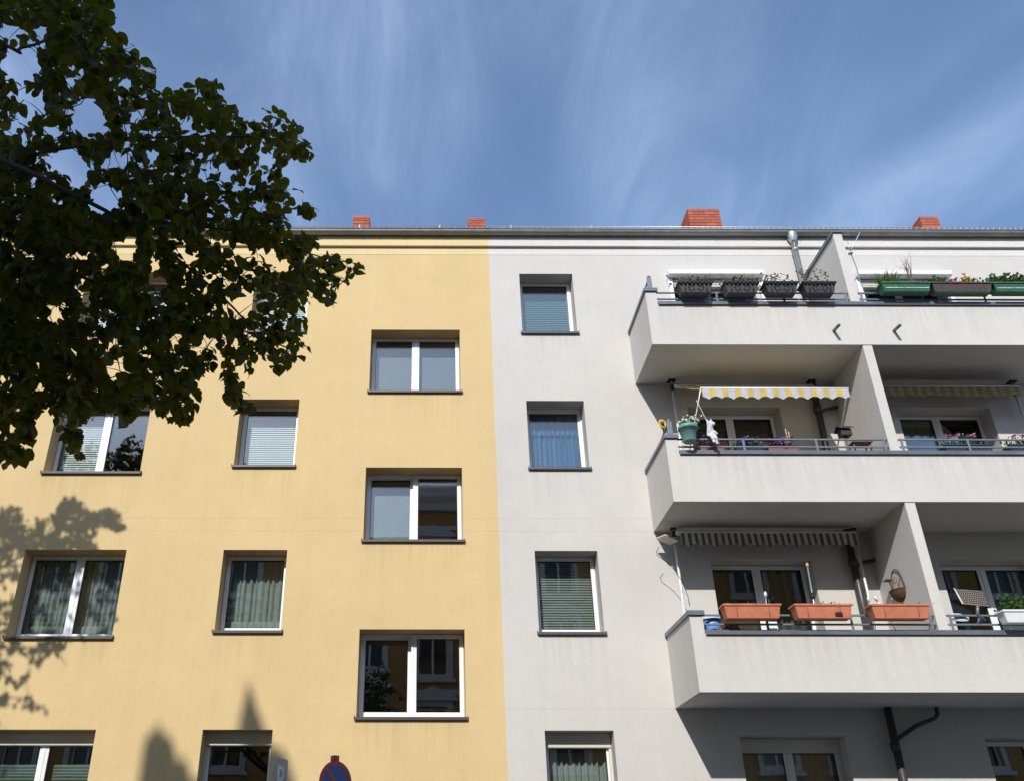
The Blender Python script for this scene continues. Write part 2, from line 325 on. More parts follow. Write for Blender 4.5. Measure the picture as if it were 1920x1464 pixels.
# ------------------------------------------------------------------ mesh helpers
WLOC = {}
def link(o, parent):
    COL.objects.link(o)
    if parent is not None:
        o.parent = parent
        o.matrix_parent_inverse = Matrix.Translation(-WLOC.get(parent.name, Vector((0, 0, 0))))
def thing(name, loc, label, cat, group=None):
    o = bpy.data.objects.new(name, None); COL.objects.link(o); o.location = loc
    o.empty_display_size = 0.2
    WLOC[o.name] = Vector(loc)
    return tag(o, label, cat, group)
def tag(o, label=None, cat=None, group=None, kind=None):
    if label: o['label'] = label
    if cat: o['category'] = cat
    if group: o['group'] = group
    if kind: o['kind'] = kind
    return o
class MB:
    def __init__(s): s.v = []; s.f = []; s.sm = []
    def add(s, vs, fs, smooth=False):
        b = len(s.v); s.v += [tuple(p) for p in vs]; s.f += [tuple(b + i for i in f) for f in fs]; s.sm += [smooth] * len(fs); return s
    def box(s, x0, x1, y0, y1, z0, z1):
        return s.add([(x0, y0, z0), (x1, y0, z0), (x1, y1, z0), (x0, y1, z0), (x0, y0, z1), (x1, y0, z1), (x1, y1, z1), (x0, y1, z1)],
                     [(0, 3, 2, 1), (4, 5, 6, 7), (0, 1, 5, 4), (1, 2, 6, 5), (2, 3, 7, 6), (3, 0, 4, 7)])
    def taper(s, x0, x1, y0, y1, z0, z1, dx, dy):
        """box whose bottom is inset by dx, dy"""
        return s.add([(x0 + dx, y0 + dy, z0), (x1 - dx, y0 + dy, z0), (x1 - dx, y1 - dy, z0), (x0 + dx, y1 - dy, z0), (x0, y0, z1), (x1, y0, z1), (x1, y1, z1), (x0, y1, z1)],
                     [(0, 3, 2, 1), (4, 5, 6, 7), (0, 1, 5, 4), (1, 2, 6, 5), (2, 3, 7, 6), (3, 0, 4, 7)])
    def quad(s, a, b, c, d): return s.add([a, b, c, d], [(0, 1, 2, 3)])
    def prism_x(s, prof, x0, x1):
        n = len(prof); vs = [(x0, y, z) for y, z in prof] + [(x1, y, z) for y, z in prof]
        fs = [(i, (i + 1) % n, n + (i + 1) % n, n + i) for i in range(n)] + [tuple(range(n - 1, -1, -1)), tuple(range(n, 2 * n))]
        return s.add(vs, fs)
    def prism_y(s, prof, y0, y1):
        n = len(prof); vs = [(x, y0, z) for x, z in prof] + [(x, y1, z) for x, z in prof]
        fs = [(i, (i + 1) % n, n + (i + 1) % n, n + i) for i in range(n)] + [tuple(range(n - 1, -1, -1)), tuple(range(n, 2 * n))]
        return s.add(vs, fs)
    def tube(s, pts, r, n=8, cap=True):
        pts = [Vector(p) for p in pts]; rs = r if isinstance(r, (list, tuple)) else [r] * len(pts)
        vs = []; fs = []; prev = None
        for i, p in enumerate(pts):
            d = (pts[min(i + 1, len(pts) - 1)] - pts[max(i - 1, 0)])
            d = d.normalized() if d.length > 1e-9 else Vector((0, 0, 1))
            if prev is None:
                a = d.cross(Vector((0, 0, 1))) if abs(d.z) < 0.95 else d.cross(Vector((1, 0, 0)))
            else:
                a = prev - d * prev.dot(d)
            a.normalize(); prev = a; b = d.cross(a)
            for k in range(n):
                t = 2 * math.pi * k / n; vs.append(p + (a * math.cos(t) + b * math.sin(t)) * rs[i])
        for i in range(len(pts) - 1):
            for k in range(n):
                fs.append((i * n + k, i * n + (k + 1) % n, (i + 1) * n + (k + 1) % n, (i + 1) * n + k))
        if cap: fs += [tuple(range(n - 1, -1, -1)), tuple(range((len(pts) - 1) * n, len(pts) * n))]
        return s.add(vs, fs, n > 4)
    def lathe(s, c, prof, n=20, close=True):
        vs = []; fs = []; m = len(prof)
        for r, z in prof:
            for k in range(n):
                t = 2 * math.pi * k / n; vs.append((c[0] + r * math.cos(t), c[1] + r * math.sin(t), c[2] + z))
        for i in range(m - 1):
            for k in range(n): fs.append((i * n + k, i * n + (k + 1) % n, (i + 1) * n + (k + 1) % n, (i + 1) * n + k))
        if close: fs += [tuple(range(n - 1, -1, -1)), tuple(range((m - 1) * n, m * n))]
        return s.add(vs, fs, True)
    def ball(s, c, r, n=6, m=4):
        prof = [(r * math.sin(math.pi * (i + 0.5 if i in (0,) else i) / m) if 0 < i < m else 0.001, -r * math.cos(math.pi * i / m)) for i in range(m + 1)]
        return s.lathe(c, prof, n, False)
    def xform(s, mat, start=0):
        s.v[start:] = [tuple(mat @ Vector(p)) for p in s.v[start:]]; return s
    def build(s, name, mat, parent=None, bevel=0.0, kind=None, label=None):
        me = bpy.data.meshes.new(name); me.from_pydata(s.v, [], s.f)
        me.polygons.foreach_set('use_smooth', s.sm); me.update()
        me.materials.append(M[mat] if isinstance(mat, str) else mat)
        o = bpy.data.objects.new(name, me); link(o, parent)
        if bevel:
            b = o.modifiers.new('bevel', 'BEVEL'); b.width = bevel; b.segments = 2; b.limit_method = 'ANGLE'; b.angle_limit = 0.7
        if kind: o['kind'] = kind
        if label: o['label'] = label
        return o
def ring(mb, x0, x1, z0, z1, w, y0, y1, wb=None):
    """rectangular frame of four butted bars"""
    wb = wb or w
    mb.box(x0, x0 + w, y0, y1, z0, z1); mb.box(x1 - w, x1, y0, y1, z0, z1)
    mb.box(x0 + w, x1 - w, y0, y1, z0, z0 + wb); mb.box(x0 + w, x1 - w, y0, y1, z1 - w, z1)

def wall_mesh(x0, x1, z0, z1, holes, depth, y=0.0):
    xs = sorted({x0, x1} | {h[0] for h in holes} | {h[1] for h in holes})
    zs = sorted({z0, z1} | {h[2] for h in holes} | {h[3] for h in holes})
    mb = MB()
    for i in range(len(xs) - 1):
        for j in range(len(zs) - 1):
            cx, cz = (xs[i] + xs[i + 1]) / 2, (zs[j] + zs[j + 1]) / 2
            if any(h[0] < cx < h[1] and h[2] < cz < h[3] for h in holes): continue
            mb.quad((xs[i], y, zs[j]), (xs[i + 1], y, zs[j]), (xs[i + 1], y, zs[j + 1]), (xs[i], y, zs[j + 1]))
    for a, b, c, d in holes:
        e = y + depth
        mb.quad((a, y, c), (a, y, d), (a, e, d), (a, e, c)); mb.quad((b, y, d), (b, y, c), (b, e, c), (b, e, d))
        mb.quad((a, y, d), (b, y, d), (b, e, d), (a, e, d)); mb.quad((b, y, c), (a, y, c), (a, e, c), (b, e, c))
    return mb

# ------------------------------------------------------------------ windows
RD = 0.30
def wavy(x0, x1, z0, z1, y, amp, waves, seed, nz=1, fade=0.0):
    rnd = random.Random(seed); nx = waves * 8; mb = MB(); ph = rnd.random() * 6
    off = [amp * (math.sin(2 * math.pi * waves * i / nx + ph + 0.9 * math.sin(i * 0.31 + seed)) + 0.35 * math.sin(i * 0.55 + seed)) for i in range(nx + 1)]
    vs = []
    for j in range(nz + 1):
        t = j / nz
        for i in range(nx + 1):
            vs.append((x0 + (x1 - x0) * i / nx, y + off[i] * (1 - fade * t), z0 + (z1 - z0) * t))
    fs = [(j * (nx + 1) + i, j * (nx + 1) + i + 1, (j + 1) * (nx + 1) + i + 1, (j + 1) * (nx + 1) + i) for j in range(nz) for i in range(nx)]
    return mb.add(vs, fs, True)
def slats(x0, x1, z0, z1, y, pitch=0.043, tilt=1.10, depth=0.045):
    mb = MB(); z = z0 + 0.02
    mb.box(x0, x1, y - 0.012, y + 0.012, z0, z0 + 0.014)
    while z < z1:
        dy = depth / 2 * math.cos(tilt); dz = depth / 2 * math.sin(tilt)
        mb.add([(x0, y - dy, z + dz * -1), (x1, y - dy, z - dz), (x1, y, z + 0.003), (x0, y, z + 0.003), (x1, y + dy, z + dz), (x0, y + dy, z + dz)], [(0, 1, 2, 3), (3, 2, 4, 5)])
        z += pitch
    return mb
def window(parent, x0, x1, z0, z1, n=1, fill=None, shutter=0.0, tilt=(), sill='sill', glass='glass', seed=1, room='room', fw=0.062, proj_sill=True):
    zt = z1 - shutter
    ft = zt + (0.085 if shutter else -0.002)
    f = MB(); ring(f, x0 + 0.002, x1 - 0.002, z0 + 0.004, ft, 0.034, RD, RD + 0.075, fw)
    win = f.build('window', 'upvc', parent, 0.004)
    d = 0.012; db = fw - 0.014; xm = (x0 + x1) / 2
    spans = [(x0 + d, x1 - d)] if n == 1 else [(x0 + d, xm - 0.004), (xm + 0.004, x1 - d)]
    if n == 2:
        MB().box(xm - 0.016, xm + 0.016, RD - 0.026, RD - 0.0185, z0 + db + 0.004, ft - d - 0.004).build('cover_strip', 'upvc', win)
    for k, (a, b) in enumerate(spans):
        za, zb = z0 + db, ft - d; sw = 0.066
        s = MB(); ring(s, a, b, za, zb, sw, RD - 0.018, RD + 0.05, 0.07)
        g = MB(); ring(g, a + sw - 0.001, b - sw + 0.001, za + 0.069, zb - sw + 0.001, 0.006, RD - 0.006, RD + 0.03)
        p = MB(); p.box(a + sw - 0.004, b - sw + 0.004, RD + 0.008, RD + 0.028, za + 0.066, zb - sw + 0.004)
        if k in tilt:
            piv = Vector((0, RD + 0.02, za)); mt = Matrix.Translation(piv) @ Matrix.Rotation(-tilt[k], 4, 'X') @ Matrix.Translation(-piv)
            for q in (s, g, p): q.xform(mt)
        s.build('sash', 'upvc', win, 0.005); g.build('gasket', 'gasket', win); p.build('pane', glass, win)
    if shutter:
        b = MB(); b.prism_x([(RD - 0.075, zt + 0.012), (RD - 0.06, zt + 0.0), (RD - 0.03, zt), (RD - 0.03, z1 - 0.004), (RD - 0.075, z1 - 0.004)], x0 + 0.004, x1 - 0.004)
        b.build('shutter_box', 'upvc_cream', win, 0.006)
        r = MB(); r.box(x0 + 0.003, x0 + 0.045, RD - 0.06, RD - 0.019, z0 + 0.01, zt - 0.002); r.build('guide_rail', 'upvc_cream', win, 0.003)
        r = MB(); r.box(x1 - 0.045, x1 - 0.003, RD - 0.06, RD - 0.019, z0 + 0.01, zt - 0.002); r.build('guide_rail', 'upvc_cream', win, 0.003)
    if sill:
        s = MB()
        s.prism_x([(RD - 0.001, z0 - 0.002), (RD - 0.001, z0 + 0.026), (-0.001, z0 + 0.004), (-0.001, z0 - 0.024)], x0 + 0.001, x1 - 0.001)
        s.build('sill', sill, win, 0.002); s = MB()
        s.prism_x([(-0.001, z0 - 0.022), (-0.001, z0 + 0.004), (-0.046, z0 + 0.001), (-0.046, z0 - 0.042), (-0.041, z0 - 0.042), (-0.041, z0 - 0.022)], x0 - 0.028, x1 + 0.028)
        for xx in (x0 - 0.030, x1 + 0.022): s.box(xx, xx + 0.008, -0.047, -0.0015, z0 - 0.03, z0 + 0.022)
        s.build('drip_edge', sill + '_edge', win, 0.002)
    # what shows behind the glass
    yb = RD + 0.14
    for kind, a, b, c, e, mat in (fill or []):
        xa, xb = x0 + 0.05 + (x1 - x0 - 0.1) * a, x0 + 0.05 + (x1 - x0 - 0.1) * b
        za, ze = z0 + (zt - z0) * c, z0 + (zt - z0) * e
        if kind == 'blind': slats(xa, xb, za, ze, yb).build('blind', mat, win, kind='stuff')
        elif kind == 'flat': MB().box(xa, xb, yb, yb + 0.004, za, ze).build('roller_blind', mat, win)
        elif kind == 'curtain': wavy(xa, xb, za, ze, yb + 0.06, 0.028, max(4, int((xb - xa) / 0.085)), seed, 1).build('curtain', mat, win)
        elif kind == 'valance': wavy(xa, xb, za, ze, yb + 0.02, 0.012, max(4, int((xb - xa) / 0.10)), seed + 3).build('valance', mat, win)
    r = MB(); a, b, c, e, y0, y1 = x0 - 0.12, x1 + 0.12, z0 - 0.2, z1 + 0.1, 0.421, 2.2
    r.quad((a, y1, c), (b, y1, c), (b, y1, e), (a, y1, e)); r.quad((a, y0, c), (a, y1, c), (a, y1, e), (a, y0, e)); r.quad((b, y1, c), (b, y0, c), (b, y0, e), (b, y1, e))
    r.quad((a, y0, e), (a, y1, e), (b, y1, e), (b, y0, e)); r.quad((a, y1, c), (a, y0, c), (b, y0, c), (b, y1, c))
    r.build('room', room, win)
    return win

# ------------------------------------------------------------------ ground and street
def sheet(name, x0, x1, y0, y1, z, mat):
    o = MB().quad((x0, y0, z), (x1, y0, z), (x1, y1, z), (x0, y1, z)).build(name, mat); o['kind'] = 'structure'; return o
sheet('ground', -600, 600, -600, 600, -0.02, 'ground')
sheet('road', -80, 80, -12.2, -4.3, -0.012, 'asphalt')
for nm, y0, y1 in (('pavement', -4.3, 0.0), ('pavement_opposite', -17.9, -12.2)):
    o = MB().box(-80, 80, y0, y1, -0.015, 0.12).build(nm, 'paving'); o['kind'] = 'structure'
for nm, y0 in (('kerb', -4.44), ('kerb_opposite', -12.2)):
    o = MB().box(-80, 80, y0, y0 + 0.14, -0.014, 0.124).build(nm, 'kerb', None, 0.01); o['kind'] = 'structure'

# ------------------------------------------------------------------ the two houses
XS = 1.115; ZTOP = 12.86; YL, GR = -15.0, 15.6
YB = thing('yellow_house', ((YL + XS) / 2, 0, 0), 'yellow plastered apartment house with staggered stairwell windows, left of the grey house', 'building')
GB = thing('grey_house', ((XS + GR) / 2, 0, 0), 'pale grey plastered apartment house with long projecting balconies', 'building')
COLA, COLB, COLC, COLD = (-6.571, -4.931), (-3.359, -2.328), (-1.106, 0.526), (1.683, 2.700)
COLZ, COLE = (-9.72, -8.69), (11.74, 12.757)
HY = [11.88, 9.085, 6.278, 3.478]; HD = [11.856, 9.065, 6.268, 3.468]
ywin = []
for k in range(4):
    shut = 0.20 if k == 3 else 0.0
    ywin.append((*COLA, HY[k] - 1.425, HY[k], 'A', k, shut)); ywin.append((*COLB, HY[k] - (1.36 if k == 0 else 1.30 if k < 2 else 1.33), HY[k], 'B', k, shut))
    ywin.append((*COLZ, HY[k] - 1.32, HY[k], 'Z', k, shut))
for k, (h, s) in enumerate(((10.566, 9.252), (7.758, 6.446), (4.977, 3.655))): ywin.append((*COLC, s, h, 'C', k, 0))
DOORY = (-1.0, 0.42, 0.12, 2.25)
wall_mesh(YL, XS, -0.3, ZTOP, [(w[0], w[1], w[2], w[3]) for w in ywin] + [DOORY], 0.42).build('wall', 'yellow', YB)
gwin = []
for k in range(4):
    shut = 0.22 if k == 3 else 0.0
    gwin.append((*COLD, (10.505, 7.752, 4.929, 2.13)[k], HD[k], 'D', k, shut)); gwin.append((*COLE, (10.505, 7.752, 4.929, 2.13)[k], HD[k], 'E', k, shut))
ZB = [9.402, 6.592, 3.784]
dr = []
for k in range(3):
    head = (11.70, 8.94, 6.124)[k]
    dr.append((4.52, 6.15, ZB[k] + 0.22, head, 'L', k, 0)); dr.append((8.215, 9.865, ZB[k] + 0.22, head, 'R', k, 0))
dr.append((4.55, 6.105, 1.95, 3.392, 'L', 3, 0.21)); dr.append((8.16, 9.75, 1.95, 3.365, 'R', 3, 0.0))
wall_mesh(XS, GR, -0.3, ZTOP, [(w[0], w[1], w[2], w[3]) for w in gwin + dr], 0.42).build('wall', 'grey', GB)

NETC = [('curtain', 0, 1, 0.02, 0.97, 'net'), ('valance', 0, 1, 0.03, 0.20, 'lace')]
for x0, x1, z0, z1, c, k, sh in ywin:
    n = 2 if c in 'AC' else 1; fill = None; tilt = {}; glass = 'glass'; room = 'room'
    if c == 'A':
        fill = [[('blind', 0, 1, 0, 0.9, 'blind_white')], [('blind', 0, 0.5, 0, 0.86, 'blind_white')], NETC, [('blind', 0, 1, 0.0, 0.80, 'blind_dark')]][k]
    elif c in 'BZ':
        fill = [[('blind', 0, 1, 0, 0.95, 'blind_white')], [('blind', 0, 1, 0, 0.92, 'blind_white')], NETC, None][k]
    elif c == 'C':
        fill = [[('flat', 0, 1, 0, 1, 'sheer')], [('flat', 0, 0.48, 0, 1, 'sheer')], None][k]
        tilt = [{}, {0: 0.05}, {0: 0.07}][k]
    window(YB, x0, x1, z0, z1, n, fill, sh, tilt, 'sill', glass, hash((c, k)) % 50 if False else k * 7 + ord(c) % 11)
for x0, x1, z0, z1, c, k, sh in gwin:
    fill = [[('blind', 0, 1, 0, 0.90, 'blind_teal')],
            [('curtain', 0, 1, 0, 0.98, 'bluecloth'), ('valance', 0, 1, 0.66, 0.80, 'bluecloth')],
            [('blind', 0, 1, 0, 0.95, 'blind_green')],
            [('curtain', 0, 1, 0, 0.97, 'net'), ('valance', 0, 1, 0.42, 0.60, 'lace')]][k]
    window(GB, x0, x1, z0, z1, 1, fill, sh, {0: 0.04} if k == 1 else {}, 'sill_g', 'glass', k * 5 + 3)
for x0, x1, z0, z1, c, k, sh in dr:
    fill = {('L', 1): [('blind', 0, 1, 0, 1, 'browncloth')], ('L', 2): [('flat', 0, 0.5, 0, 1, 'browncloth'), ('curtain', 0.52, 1, 0, 1, 'tartan')],
            ('R', 1): [('flat', 0, 1, 0, 1, 'blind_green')], ('R', 2): [('flat', 0.55, 0.9, 0, 1, 'sheer')], ('L', 3): [('curtain', 0, 1, 0, 1, 'net')]}.get((c, k))
    window(GB, x0, x1, z0, z1, 2, fill, sh, {}, 'sill_g' if k == 3 else None, 'glass' if k == 3 else 'glass_low', k * 3 + 2)
# entrance door of the yellow house (below the picture)
dm = MB(); ring(dm, DOORY[0] + 0.003, DOORY[1] - 0.003, DOORY[2], DOORY[3] - 0.003, 0.07, RD, RD + 0.08); dd = dm.build('door', 'doorwood', YB, 0.005)
MB().box(DOORY[0] + 0.07, DOORY[1] - 0.07, RD + 0.02, RD + 0.06, DOORY[2] + 0.07, DOORY[3] - 0.07).build('door_leaf', 'doorwood', dd, 0.004)

# eaves: cornice band, smooth frieze, gutter, snow guard, roof
def eaves(B, x0, x1, smooth, tag_):
    MB().prism_x([(0.02, 12.488), (-0.055, 12.488), (-0.058, 12.50), (-0.052, 12.72), (-0.052, 12.80), (0.02, 12.80)], x0, x1).build('cornice', smooth, B)
    MB().box(x0, x1, -0.004, 0.02, 12.31, 12.4875).build('frieze', smooth, B)
    g = MB(); n = 9; yc, zc, r = -0.125, 12.785, 0.078
    prof = [(yc - r * math.cos(math.pi * i / n), zc - r * math.sin(math.pi * i / n)) for i in range(n + 1)]
    inner = [(yc - (r - 0.006) * math.cos(math.pi * i / n), zc - (r - 0.006) * math.sin(math.pi * i / n)) for i in range(n, -1, -1)]
    g.prism_x(prof + inner, x0, x1)
    g.tube([(x0, yc - r - 0.004, zc + 0.003), (x1, yc - r - 0.004, zc + 0.003)], 0.011, 8)
    g.build('gutter', 'zinc', B)
    MB().prism_x([(-0.055, 12.815), (-0.135, 12.79), (-0.135, 12.80), (-0.055, 12.825), (0.25, 13.0), (0.25, 12.99)], x0, x1).build('eaves_flashing', 'zinc', B)
    x = x0 + (0.42 if B is YB else 0.28)
    proto = None
    while x < x1 - 0.05:
        if proto is None:
            b = MB(); rr = r + 0.006
            for i in range(n):
                a0, a1 = math.pi * i / n, math.pi * (i + 1) / n
                p0 = (yc - rr * math.cos(a0), zc - rr * math.sin(a0)); p1 = (yc - rr * math.cos(a1), zc - rr * math.sin(a1))
                q0 = (yc - (rr - 0.005) * math.cos(a0), zc - (rr - 0.005) * math.sin(a0)); q1 = (yc - (rr - 0.005) * math.cos(a1), zc - (rr - 0.005) * math.sin(a1))
                b.prism_x([p0, p1, q1, q0], -0.013, 0.013)
            proto = b.build('gutter_bracket', 'zinc', B); proto.location.x = x
        else:
            o = proto.copy(); COL.objects.link(o); o.location.x = x
        x += 0.826
    # roof sheet
    t = math.tan(math.radians(30)); MB().prism_x([(0.02, 12.862), (6.0, 12.862 + 5.98 * t), (6.0, 12.80 + 5.98 * t), (0.02, 12.80)], x0, x1).build('roof', 'roof', B)
    MB().prism_x([(6.0, 12.862 + 5.98 * t), (12.0, 12.862), (12.0, -0.3), (11.6, -0.3), (11.6, 12.8), (6.0, 12.80 + 5.98 * t)], x0, x1).build('rear_wall', smooth, B)
    sg = MB(); ys, zs0 = 0.36, 13.10
    for zr in (zs0 + 0.05, zs0 + 0.235): sg.tube([(x0, ys, zr), (x1, ys, zr)], 0.008, 5)
    x = x0 + 0.03
    while x < x1: sg.tube([(x, ys, zs0 + 0.05), (x, ys, zs0 + 0.235)], 0.007, 4); x += 0.112
    sg.build('snow_guard', 'galv', B)
    x = x0 + 0.5
    while x < x1:
        p = MB().box(x - 0.012, x + 0.012, ys - 0.006, ys + 0.006, 13.0, zs0 + 0.27); p.tube([(x, ys, zs0 + 0.2), (x, ys + 0.3, 13.18)], 0.006, 4)
        p.build('snow_guard_post', 'zinc', B); x += 1.63
eaves(YB, YL, XS, 'yellow_smooth', 'y'); eaves(GB, XS, GR, 'grey_smooth', 'g')
for B, x0, x1 in ((YB, YL, XS), (GB, XS, GR)):
    e = x0 if B is YB else x1 - 0.2
    MB().box(e, e + 0.2, 0.43, 11.6, -0.3, 12.8).build('gable_wall', 'yellow' if B is YB else 'grey', B)

# chimneys, every brick its own piece
BRM = None
def chimney(B, x0, y0, w, dep, zt, zb, seed):
    global BRM
    rnd = random.Random(seed); H, J = 0.070, 0.014
    core = MB().box(x0 + 0.008, x0 + w - 0.008, y0 + 0.008, y0 + dep - 0.008, zb, zt - 0.006); ch = core.build('chimney', 'mortar', B)
    if BRM is None:
        m = MB().box(-0.5, 0.5, -0.5, 0.5, -0.5, 0.5); o = m.build('brick_source', 'brick'); BRM = o.data; BRM.name = 'brick'; bpy.data.objects.remove(o)
    def put(cx, cy, cz, lx, ly):
        o = bpy.data.objects.new('brick', BRM); link(o, ch); o.location = (cx, cy, cz); j = lambda: 1 + rnd.uniform(-0.006, 0.006)
        o.scale = (lx * j(), ly * j(), H * j())
    nc = int(0.62 / (H + J)) + 3; D = 0.115
    for c in range(nc):
        z = zt - H / 2 - c * (H + J)
        if z - H < zb: break
        for sd in range(4):
            Ls = w if sd % 2 == 0 else dep; L = Ls - D - J; flip = c % 2
            s0 = 0.0 if not flip else D + J
            # run from s0 to s0+L along this side (pinwheel, mirrored every other course)
            p = s0; end = s0 + L
            while p < end - 0.02:
                q = min(p + 0.24, end)
                if 0 < end - q - J < 0.06: q = end
                m = (p + q) / 2; ln = q - p
                if sd == 0: put(x0 + m, y0 + D / 2, z, ln, D)
                elif sd == 1: put(x0 + w - D / 2, y0 + m, z, D, ln)
                elif sd == 2: put(x0 + w - m, y0 + dep - D / 2, z, ln, D)
                else: put(x0 + D / 2, y0 + dep - m, z, D, ln)
                p = q + J
    cap = MB().box(x0 + 0.1, x0 + w - 0.1, y0 + 0.1, y0 + dep - 0.1, zt - 0.03, zt - 0.004); cap.build('chimney_cap', 'mortar', ch)
chimney(YB, -1.917, 3.0, 0.405, 0.62, 15.98, 14.3, 1)
chimney(YB, 0.896, 3.0, 0.41, 0.62, 15.92, 14.3, 2)
chimney(YB, -6.95, 3.0, 0.41, 0.62, 15.98, 14.3, 5)
chimney(GB, 5.915, 2.0, 0.735, 1.35, 15.315, 13.7, 3)
chimney(GB, 11.24, 2.0, 0.42, 1.2, 15.10, 13.7, 4)

# downpipes
def ringband(mb, x, y, z, r): mb.tube([(x, y, z - 0.018), (x, y, z + 0.018)], r, 14)
dp = MB(); X, Y = 7.03, -0.125
dp.lathe((X, Y, 12.52), [(0.055, 0.0), (0.062, 0.03), (0.10, 0.12), (0.105, 0.20), (0.10, 0.235)], 18)
dpo = dp.build('rain_funnel', 'zinc_new', GB)
p = MB(); p.tube([(X, Y, 12.53), (X, Y, 10.35), (X, Y, 9.55)], 0.052, 16); p.build('downpipe', 'zinc_new', GB)
for z in (12.35, 11.42): b = MB(); ringband(b, X, Y, z, 0.059); b.box(X - 0.012, X + 0.012, Y, 0.0, z - 0.01, z + 0.01); b.build('pipe_clip', 'galv', GB)
for zt_, zb_ in ((9.40, 6.75), (6.59, 3.94), (3.784, -0.1)):
    X2, Y2 = 6.76, -0.11
    b = MB(); b.tube([(X2 + 0.012, Y2, zt_), (X2 - 0.012, Y2, zb_)], 0.056, 14); b.build('waste_pipe', 'brownpipe', GB)
    b = MB(); b.tube([(X2, Y2, zt_ - 0.62), (X2, Y2, zt_ - 0.50)], 0.068, 14)
    b.tube([(X2, Y2, zt_ - 0.48), (X2 + 0.38, Y2, zt_ - 0.26), (X2 + 0.66, Y2 - 0.02, zt_ - 0.16), (X2 + 0.72, Y2 - 0.02, zt_ - 0.11), (X2 + 0.73, Y2 - 0.02, zt_)] if zt_ < 4 else
           [(X2, Y2, zt_ - 0.62), (X2 + 0.2, Y2, zt_ - 0.55), (X2 + 0.36, Y2 + 0.02, zt_ - 0.50)], 0.030, 10)
    b.build('pipe_branch', 'brownpipe', GB)

# roller shutter cassettes over the top balcony doors
for x0, x1 in ((4.49, 6.30), (8.07, 9.86)):
    s = MB().prism_x([(-0.001, 11.70), (-0.19, 11.70), (-0.205, 11.715), (-0.205, 11.80), (-0.17, 11.825), (-0.001, 11.825)], x0, x1); so = s.build('shutter_cassette', 'white_metal', GB, 0.004)
    s = MB()
    for j in range(4): s.prism_x([(-0.001, 11.64 - j * 0.045), (-0.06 , 11.645 - j * 0.045), (-0.065, 11.66 - j * 0.045), (-0.055, 11.683 - j * 0.045), (-0.001, 11.685 - j * 0.045)], x0 + 0.09, x1 - 0.09)
    s.build('shutter_slats', 'upvc_cream', so)
    MB().box(x0 + 0.01, x0 + 0.085, -0.085, -0.001, 9.62, 11.699).build('shutter_guide', 'white_metal', so, 0.003)
    MB().box(x1 - 0.085, x1 - 0.01, -0.085, -0.001, 9.62, 11.699).build('shutter_guide', 'white_metal', so, 0.003)

